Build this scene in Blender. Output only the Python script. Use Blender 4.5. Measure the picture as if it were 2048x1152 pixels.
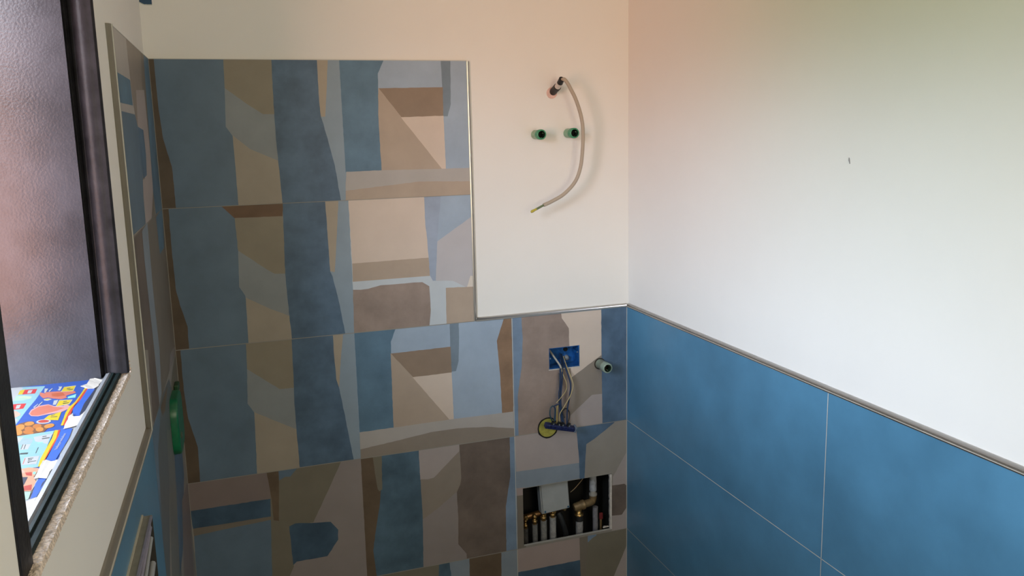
import bpy, bmesh, math, random
from mathutils import Vector, Matrix, noise
from mathutils.geometry import tessellate_polygon

for _o in list(bpy.data.objects): bpy.data.objects.remove(_o)
SC = bpy.context.scene; COL = SC.collection
random.seed(7)

# ------------------------------------------------------------------ camera
W = 1.413            # room width, tiled face to tiled face
def make_camera():
    cd = bpy.data.cameras.new('camera'); co = bpy.data.objects.new('camera', cd); COL.objects.link(co)
    r = Vector((0.94748614, -0.31899087, -0.02269014)); u = Vector((0.0732603, 0.14744189, 0.9863538)); f = Vector((0.31129238, 0.93621884, -0.16306851))
    m = Matrix((r, u, -f)).transposed().to_4x4(); m.translation = Vector((0.20648, -2.40424, 1.78064))
    co.matrix_world = m
    cd.sensor_width = 36; cd.lens = 1615.5/2048*36; cd.shift_x = 0.00066; cd.shift_y = -0.0198
    cd.clip_start = 0.02; cd.clip_end = 50
    SC.camera = co
make_camera()

# ------------------------------------------------------------------ sky and surroundings seen through the window
def make_world():
    w = bpy.data.worlds.new('outdoors'); SC.world = w; w.use_nodes = True
    nt = w.node_tree; N = nt.nodes; L = nt.links; N.clear()
    out = N.new('ShaderNodeOutputWorld'); bg = N.new('ShaderNodeBackground'); bg.inputs['Strength'].default_value = WORLD_STRENGTH
    tc = N.new('ShaderNodeTexCoord'); sp = N.new('ShaderNodeSeparateXYZ'); L.new(tc.outputs['Generated'], sp.inputs[0])
    # what stands low: brick house towards -y, garden green towards -x
    az = N.new('ShaderNodeMapRange'); az.interpolation_type = 'SMOOTHSTEP'
    az.inputs['From Min'].default_value = -0.75; az.inputs['From Max'].default_value = -0.1
    L.new(sp.outputs['Y'], az.inputs['Value'])
    low = N.new('ShaderNodeMix'); low.data_type = 'RGBA'; low.inputs[6].default_value = LOW_WARM; low.inputs[7].default_value = LOW_GREEN
    L.new(az.outputs[0], low.inputs[0])
    el = N.new('ShaderNodeMapRange'); el.interpolation_type = 'SMOOTHSTEP'
    el.inputs['From Min'].default_value = SKY_LO; el.inputs['From Max'].default_value = SKY_HI
    L.new(sp.outputs['Z'], el.inputs['Value'])
    # overcast sky, brighter low down than overhead and brighter towards -y
    ze = N.new('ShaderNodeMapRange'); ze.interpolation_type = 'SMOOTHSTEP'; ze.inputs['From Min'].default_value = .25; ze.inputs['From Max'].default_value = .75
    ze.inputs['To Min'].default_value = 1; ze.inputs['To Max'].default_value = ZENITH; L.new(sp.outputs['Z'], ze.inputs['Value'])
    sy = N.new('ShaderNodeMapRange'); sy.interpolation_type = 'SMOOTHSTEP'; sy.inputs['From Min'].default_value = -.8; sy.inputs['From Max'].default_value = .1
    sy.inputs['To Min'].default_value = SKY_SIDE; sy.inputs['To Max'].default_value = 1; L.new(sp.outputs['Y'], sy.inputs['Value'])
    pr = N.new('ShaderNodeMath'); pr.operation = 'MULTIPLY'; L.new(ze.outputs[0], pr.inputs[0]); L.new(sy.outputs[0], pr.inputs[1])
    sc = N.new('ShaderNodeVectorMath'); sc.operation = 'SCALE'; sc.inputs[0].default_value = SKY_COL[:3]; L.new(pr.outputs[0], sc.inputs['Scale'])
    mx = N.new('ShaderNodeMix'); mx.data_type = 'RGBA'; L.new(sc.outputs[0], mx.inputs[7])
    L.new(el.outputs[0], mx.inputs[0]); L.new(low.outputs[2], mx.inputs[6])
    L.new(mx.outputs[2], bg.inputs['Color']); L.new(bg.outputs[0], out.inputs[0])
WORLD_STRENGTH = 17.3; ZENITH = .06; SKY_SIDE = 1.32
SKY_COL = (1.02, 1.15, 1.34, 1); LOW_WARM = (0.85, 0.41, 0.27, 1); LOW_GREEN = (0.06, 0.095, 0.01, 1)
SKY_LO, SKY_HI = -0.02, 0.25
make_world()
# window opening (metres): y range, z range, outer face of the wall
WY0, WY1, WZ0, WZ1, WX = -1.611, -0.905, 1.383, 2.22, -0.26
def make_portal():
    ld = bpy.data.lights.new('window_portal', 'AREA'); ld.shape = 'RECTANGLE'; ld.size = 0.75; ld.size_y = WZ1-WZ0; ld.cycles.is_portal = True
    lo = bpy.data.objects.new('window_portal', ld); COL.objects.link(lo)
    lo.location = (WX-0.005, (WY0+WY1)/2, (WZ0+WZ1)/2); lo.rotation_euler = (math.pi/2, 0, -math.pi/2)
make_portal()
def make_fill_light():      # unseen warm fill panel added behind the camera, before a closed wall
    ld = bpy.data.lights.new('fill_light', 'AREA'); ld.shape = 'RECTANGLE'; ld.size = 0.8; ld.size_y = 1.1; ld.energy = FILL_W; ld.color = (1.0, .86, .62)
    lo = bpy.data.objects.new('fill_light', ld); COL.objects.link(lo); lo.location = (.98, -3.28, 1.75); lo.rotation_euler = (math.pi/2, 0, 0)
FILL_W = 17.7
make_fill_light()
vs = SC.view_settings; vs.view_transform = 'Standard'; vs.look = 'None'; vs.gamma = 1; vs.use_curve_mapping = False
vs.exposure = 0

# ------------------------------------------------------------------ materials
MATS = {}
def mat(name, col, rough=0.5, metal=0.0, spec=0.5, mottle=0.0, scale=9.0, bump=0.0, bscale=60.0, coat=0.0, alpha=1.0, trans=0.0, detail=4.0):
    if name in MATS: return MATS[name]
    m = bpy.data.materials.new(name); m.use_nodes = True; nt = m.node_tree; N = nt.nodes; L = nt.links
    b = N['Principled BSDF']
    b.inputs['Base Color'].default_value = (*col, 1); b.inputs['Roughness'].default_value = rough; b.inputs['Metallic'].default_value = metal
    b.inputs['Specular IOR Level'].default_value = spec; b.inputs['Coat Weight'].default_value = coat
    if trans: b.inputs['Transmission Weight'].default_value = trans
    if alpha < 1: b.inputs['Alpha'].default_value = alpha
    tc = N.new('ShaderNodeTexCoord')
    if mottle:
        n = N.new('ShaderNodeTexNoise'); n.inputs['Scale'].default_value = scale; n.inputs['Detail'].default_value = detail; n.inputs['Roughness'].default_value = 0.6
        L.new(tc.outputs['Object'], n.inputs['Vector'])
        mr = N.new('ShaderNodeMapRange'); mr.inputs['From Min'].default_value = 0.3; mr.inputs['From Max'].default_value = 0.7
        mr.inputs['To Min'].default_value = 1-mottle; mr.inputs['To Max'].default_value = 1+mottle; L.new(n.outputs['Fac'], mr.inputs['Value'])
        vm = N.new('ShaderNodeVectorMath'); vm.operation = 'SCALE'; vm.inputs[0].default_value = col; L.new(mr.outputs[0], vm.inputs['Scale'])
        L.new(vm.outputs[0], b.inputs['Base Color'])
    if bump:
        n2 = N.new('ShaderNodeTexNoise'); n2.inputs['Scale'].default_value = bscale; n2.inputs['Detail'].default_value = 3
        L.new(tc.outputs['Object'], n2.inputs['Vector'])
        bp = N.new('ShaderNodeBump'); bp.inputs['Strength'].default_value = bump; bp.inputs['Distance'].default_value = 0.004
        L.new(n2.outputs['Fac'], bp.inputs['Height']); L.new(bp.outputs[0], b.inputs['Normal'])
    MATS[name] = m; return m

TILE = dict(   # linear glaze colour, mottling; lower-row tones darkened to carry the light falloff
 slate=((0.120,0.177,0.242),.12), navy=((0.090,0.147,0.222),.28), navy2=((0.058,0.102,0.157),.3), denim=((0.109,0.193,0.280),.22), denim2=((0.095,0.152,0.232),.25), denim3=((0.082,0.140,0.196),.3),
 lightblue=((.33,.41,.52),.08), lightblue2=((.26,.33,.40),.06), paleblue=((.50,.55,.60),.05), lilac=((.47,.46,.49),.04), midblue=((.18,.235,.295),.15), midblue2=((.31,.37,.48),.12),
 steelblue=((0.180,0.252,0.357),.2), slateblue2=((.125,.14,.15),.08), lightgrey2=((.17,.175,.165),.08), slateblue=((0.234,0.279,0.333),.08), lightgrey=((0.250,0.275,0.291),.07), greige=((0.412,0.387,0.373),.05), greige2=((0.294,0.271,0.243),.06),
 beige=((0.608,0.513,0.445),.04), beige2=((0.383,0.337,0.329),.05), beigegrey=((0.280,0.246,0.241),.05), cream=((.66,.60,.54),.03), sand=((0.340,0.301,0.250),.06), sand2=((0.260,0.230,0.180),.07), thinsand=((0.380,0.328,0.263),.06),
 taupe=((0.412,0.334,0.272),.06), taupe2=((0.265,0.227,0.195),.07), taupe3=((0.190,0.166,0.137),.08), olive=((0.187,0.170,0.132),.08), mauve=((0.217,0.177,0.168),.05), mauve2=((0.353,0.287,0.272),.05),
 tan=((0.265,0.199,0.151),.1), brown=((0.296,0.233,0.204),.2), brown2=((0.150,0.119,0.103),.25), rust=((0.101,0.076,0.055),.2), rust2=((.15,.09,.055),.2), rust3=((0.135,0.098,0.068),.2), ochre=((.27,.175,.115),.25))
def tile_mat(k):
    c, m = TILE[k]
    return mat('tile_'+k, c, rough=0.42, spec=0.22, mottle=m, scale=10.0, detail=5)
M_GROUT = mat('grout', (.50,.50,.47), 0.7, mottle=.1)
M_GROUTDIM = mat('grout_dim', (.27,.26,.235), .7, mottle=.1)  # grout copy with the weaker light on the patterned walls put into its colour
M_PLASTER = mat('plaster', (.80,.79,.77), 0.85, spec=.2, mottle=.012, scale=4, bump=.05, bscale=35)
M_BLUE = mat('tile_blue', (.080,.225,.365), 0.3, spec=.45, mottle=.2, scale=3.2, detail=8)
M_TRIM = mat('trim_aluminium', (.58,.55,.52), 0.28, metal=1.0, mottle=.05)
M_BLACK = mat('frame_black', (.016,.016,.019), 0.35, spec=.09, mottle=.4, scale=25, bump=.12, bscale=160)
M_FRAMEGREEN = mat('frame_dark_green', (.010,.019,.019), 0.55, spec=.18, mottle=.3, scale=40, bump=.1)
M_LINING = mat('reveal_lining', (.030,.032,.040), 0.20, spec=.26, mottle=.35, scale=9, bump=.06, bscale=260)
M_SILVER = mat('sill_aluminium', (.27,.28,.30), 0.45, metal=.3, mottle=.08, bump=.1)
M_STONE = mat('rough_mortar', (.68,.58,.51), 0.95, mottle=.4, scale=220, bump=.8, bscale=420)
M_TRIMBEIGE = mat('trim_beige', (.34,.31,.25), 0.45, metal=.3, mottle=.06)
M_WHITEPL = mat('white_plastic', (.72,.73,.72), 0.45)
M_TAPE = mat('masking_paper', (.50,.46,.41), 0.7, mottle=.05, scale=60)
M_DARK = mat('dark_void', (.006,.006,.006), 0.9)

# ------------------------------------------------------------------ mesh helpers
class MB:
    def __init__(s): s.v = []; s.f = []; s.mi = []; s.mats = []; s.smooth = []
    def m(s, mt):
        if mt not in s.mats: s.mats.append(mt)
        return s.mats.index(mt)
    def face(s, pts, mt, smooth=False):
        i = len(s.v); s.v += [tuple(p) for p in pts]; s.f.append(tuple(range(i, i+len(pts)))); s.mi.append(s.m(mt)); s.smooth.append(smooth)
    def raw(s, vs, fs, mt, smooth=False):
        i = len(s.v); s.v += [tuple(p) for p in vs]; k = s.m(mt)
        for f in fs: s.f.append(tuple(j+i for j in f)); s.mi.append(k); s.smooth.append(smooth)
    def box(s, x0, x1, y0, y1, z0, z1, mt, M=None, bev=0.0):
        bm = bmesh.new(); bmesh.ops.create_cube(bm, size=1)
        for v in bm.verts: v.co = Vector(((x0+x1)/2+v.co.x*(x1-x0), (y0+y1)/2+v.co.y*(y1-y0), (z0+z1)/2+v.co.z*(z1-z0)))
        if bev: bmesh.ops.bevel(bm, geom=list(bm.edges), offset=bev, segments=2, affect='EDGES', profile=.5)
        if M is not None: bmesh.ops.transform(bm, matrix=M, verts=bm.verts)
        bm.verts.index_update(); s.raw([v.co[:] for v in bm.verts], [[v.index for v in f.verts] for f in bm.faces], mt); bm.free()
    def poly(s, pts2, fn, mt):      # triangulated outline in a plane; fn maps (a, b) to a point
        P = [Vector(fn(a, b)) for a, b in pts2]
        tris = tessellate_polygon([P]); s.raw(P, [tuple(t) for t in tris], mt)
    def tube(s, pts, r, mt, n=10, caps=True, ry=None):
        P = [Vector(p) for p in pts]; rings = []; up = None
        for i, p in enumerate(P):
            t = (P[min(i+1, len(P)-1)]-P[max(i-1, 0)]).normalized()
            if up is None: up = t.orthogonal().normalized()
            up = (up - t*up.dot(t)).normalized(); b = t.cross(up)
            rr = r[i] if isinstance(r, (list, tuple)) else r
            rings.append([p+(up*math.cos(2*math.pi*k/n)+b*math.sin(2*math.pi*k/n))*rr for k in range(n)])
        vs = [q for ring in rings for q in ring]; fs = []
        for i in range(len(P)-1):
            for k in range(n): fs.append((i*n+k, i*n+(k+1)%n, (i+1)*n+(k+1)%n, (i+1)*n+k))
        s.raw(vs, fs, mt, True)
        if caps: s.face(rings[0][::-1], mt); s.face(rings[-1], mt)
    def build(s, name, parent=None, **tags):
        me = bpy.data.meshes.new(name); me.from_pydata(s.v, [], s.f)
        for m_ in s.mats: me.materials.append(m_)
        me.polygons.foreach_set('material_index', s.mi); me.polygons.foreach_set('use_smooth', s.smooth); me.update()
        bm = bmesh.new(); bm.from_mesh(me); bmesh.ops.remove_doubles(bm, verts=bm.verts, dist=1e-6) if s.__dict__.get('weld') else None
        bm.to_mesh(me); bm.free()
        o = bpy.data.objects.new(name, me); COL.objects.link(o)
        if parent: o.parent = parent; o.matrix_parent_inverse = Matrix.Translation(-parent.location)
        for k, v in tags.items(): o[k] = v
        return o
def empty(name, loc, **tags):
    o = bpy.data.objects.new(name, None); COL.objects.link(o); o.location = loc; o.empty_display_size = .02
    for k, v in tags.items(): o[k] = v
    return o
def spline(pts, n=6):
    P = [Vector(p) for p in pts]; out = []
    for i in range(len(P)-1):
        a = P[max(i-1, 0)]; b = P[i]; c = P[i+1]; d = P[min(i+2, len(P)-1)]
        for k in range(n):
            t = k/n; out.append(.5*((2*b)+(c-a)*t+(2*a-5*b+4*c-d)*t*t+(3*b-a-3*c+d)*t**3))
    out.append(P[-1]); return out
def wobble(poly, amp=0.0006, step=0.012):
    out = []
    for i in range(len(poly)):
        a = poly[i]; b = poly[(i+1) % len(poly)]; L = math.hypot(b[0]-a[0], b[1]-a[1]); n = max(1, int(L/step)); out.append(a)
        if abs(a[0]-b[0]) < 1e-4 or abs(a[1]-b[1]) < 1e-4: continue   # straight tile edges stay straight
        nx, ny = -(b[1]-a[1])/L, (b[0]-a[0])/L
        for k in range(1, n):
            t = k/n; j = noise.noise(Vector((a[0]+t*(b[0]-a[0]), a[1]+t*(b[1]-a[1]), .3))*90)*amp*2
            out.append((a[0]+t*(b[0]-a[0])+nx*j, a[1]+t*(b[1]-a[1])+ny*j))
    return out
def sheet_cells(us, vs, holes):
    for i in range(len(us)-1):
        for j in range(len(vs)-1):
            cu, cv = (us[i]+us[i+1])/2, (vs[j]+vs[j+1])/2
            if not any(h[0] < cu < h[1] and h[2] < cv < h[3] for h in holes): yield us[i], us[i+1], vs[j], vs[j+1]
def slab(mb, fn, u0, u1, v0, v1, holes, d0, d1, mt):      # wall slab with rectangular holes; fn(u, v, depth)
    us = sorted({u0, u1, *[h[0] for h in holes], *[h[1] for h in holes]}); vs = sorted({v0, v1, *[h[2] for h in holes], *[h[3] for h in holes]})
    for a, b, c, d in sheet_cells(us, vs, holes):
        for dd in (d0, d1): mb.face([fn(a, c, dd), fn(b, c, dd), fn(b, d, dd), fn(a, d, dd)], mt)
    for h in holes+[(u0, u1, v0, v1)]:
        q = [(h[0], h[2]), (h[1], h[2]), (h[1], h[3]), (h[0], h[3])]
        for k in range(4):
            p, r = q[k], q[(k+1) % 4]; mb.face([fn(*p, d0), fn(*r, d0), fn(*r, d1), fn(*p, d1)], mt)
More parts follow.
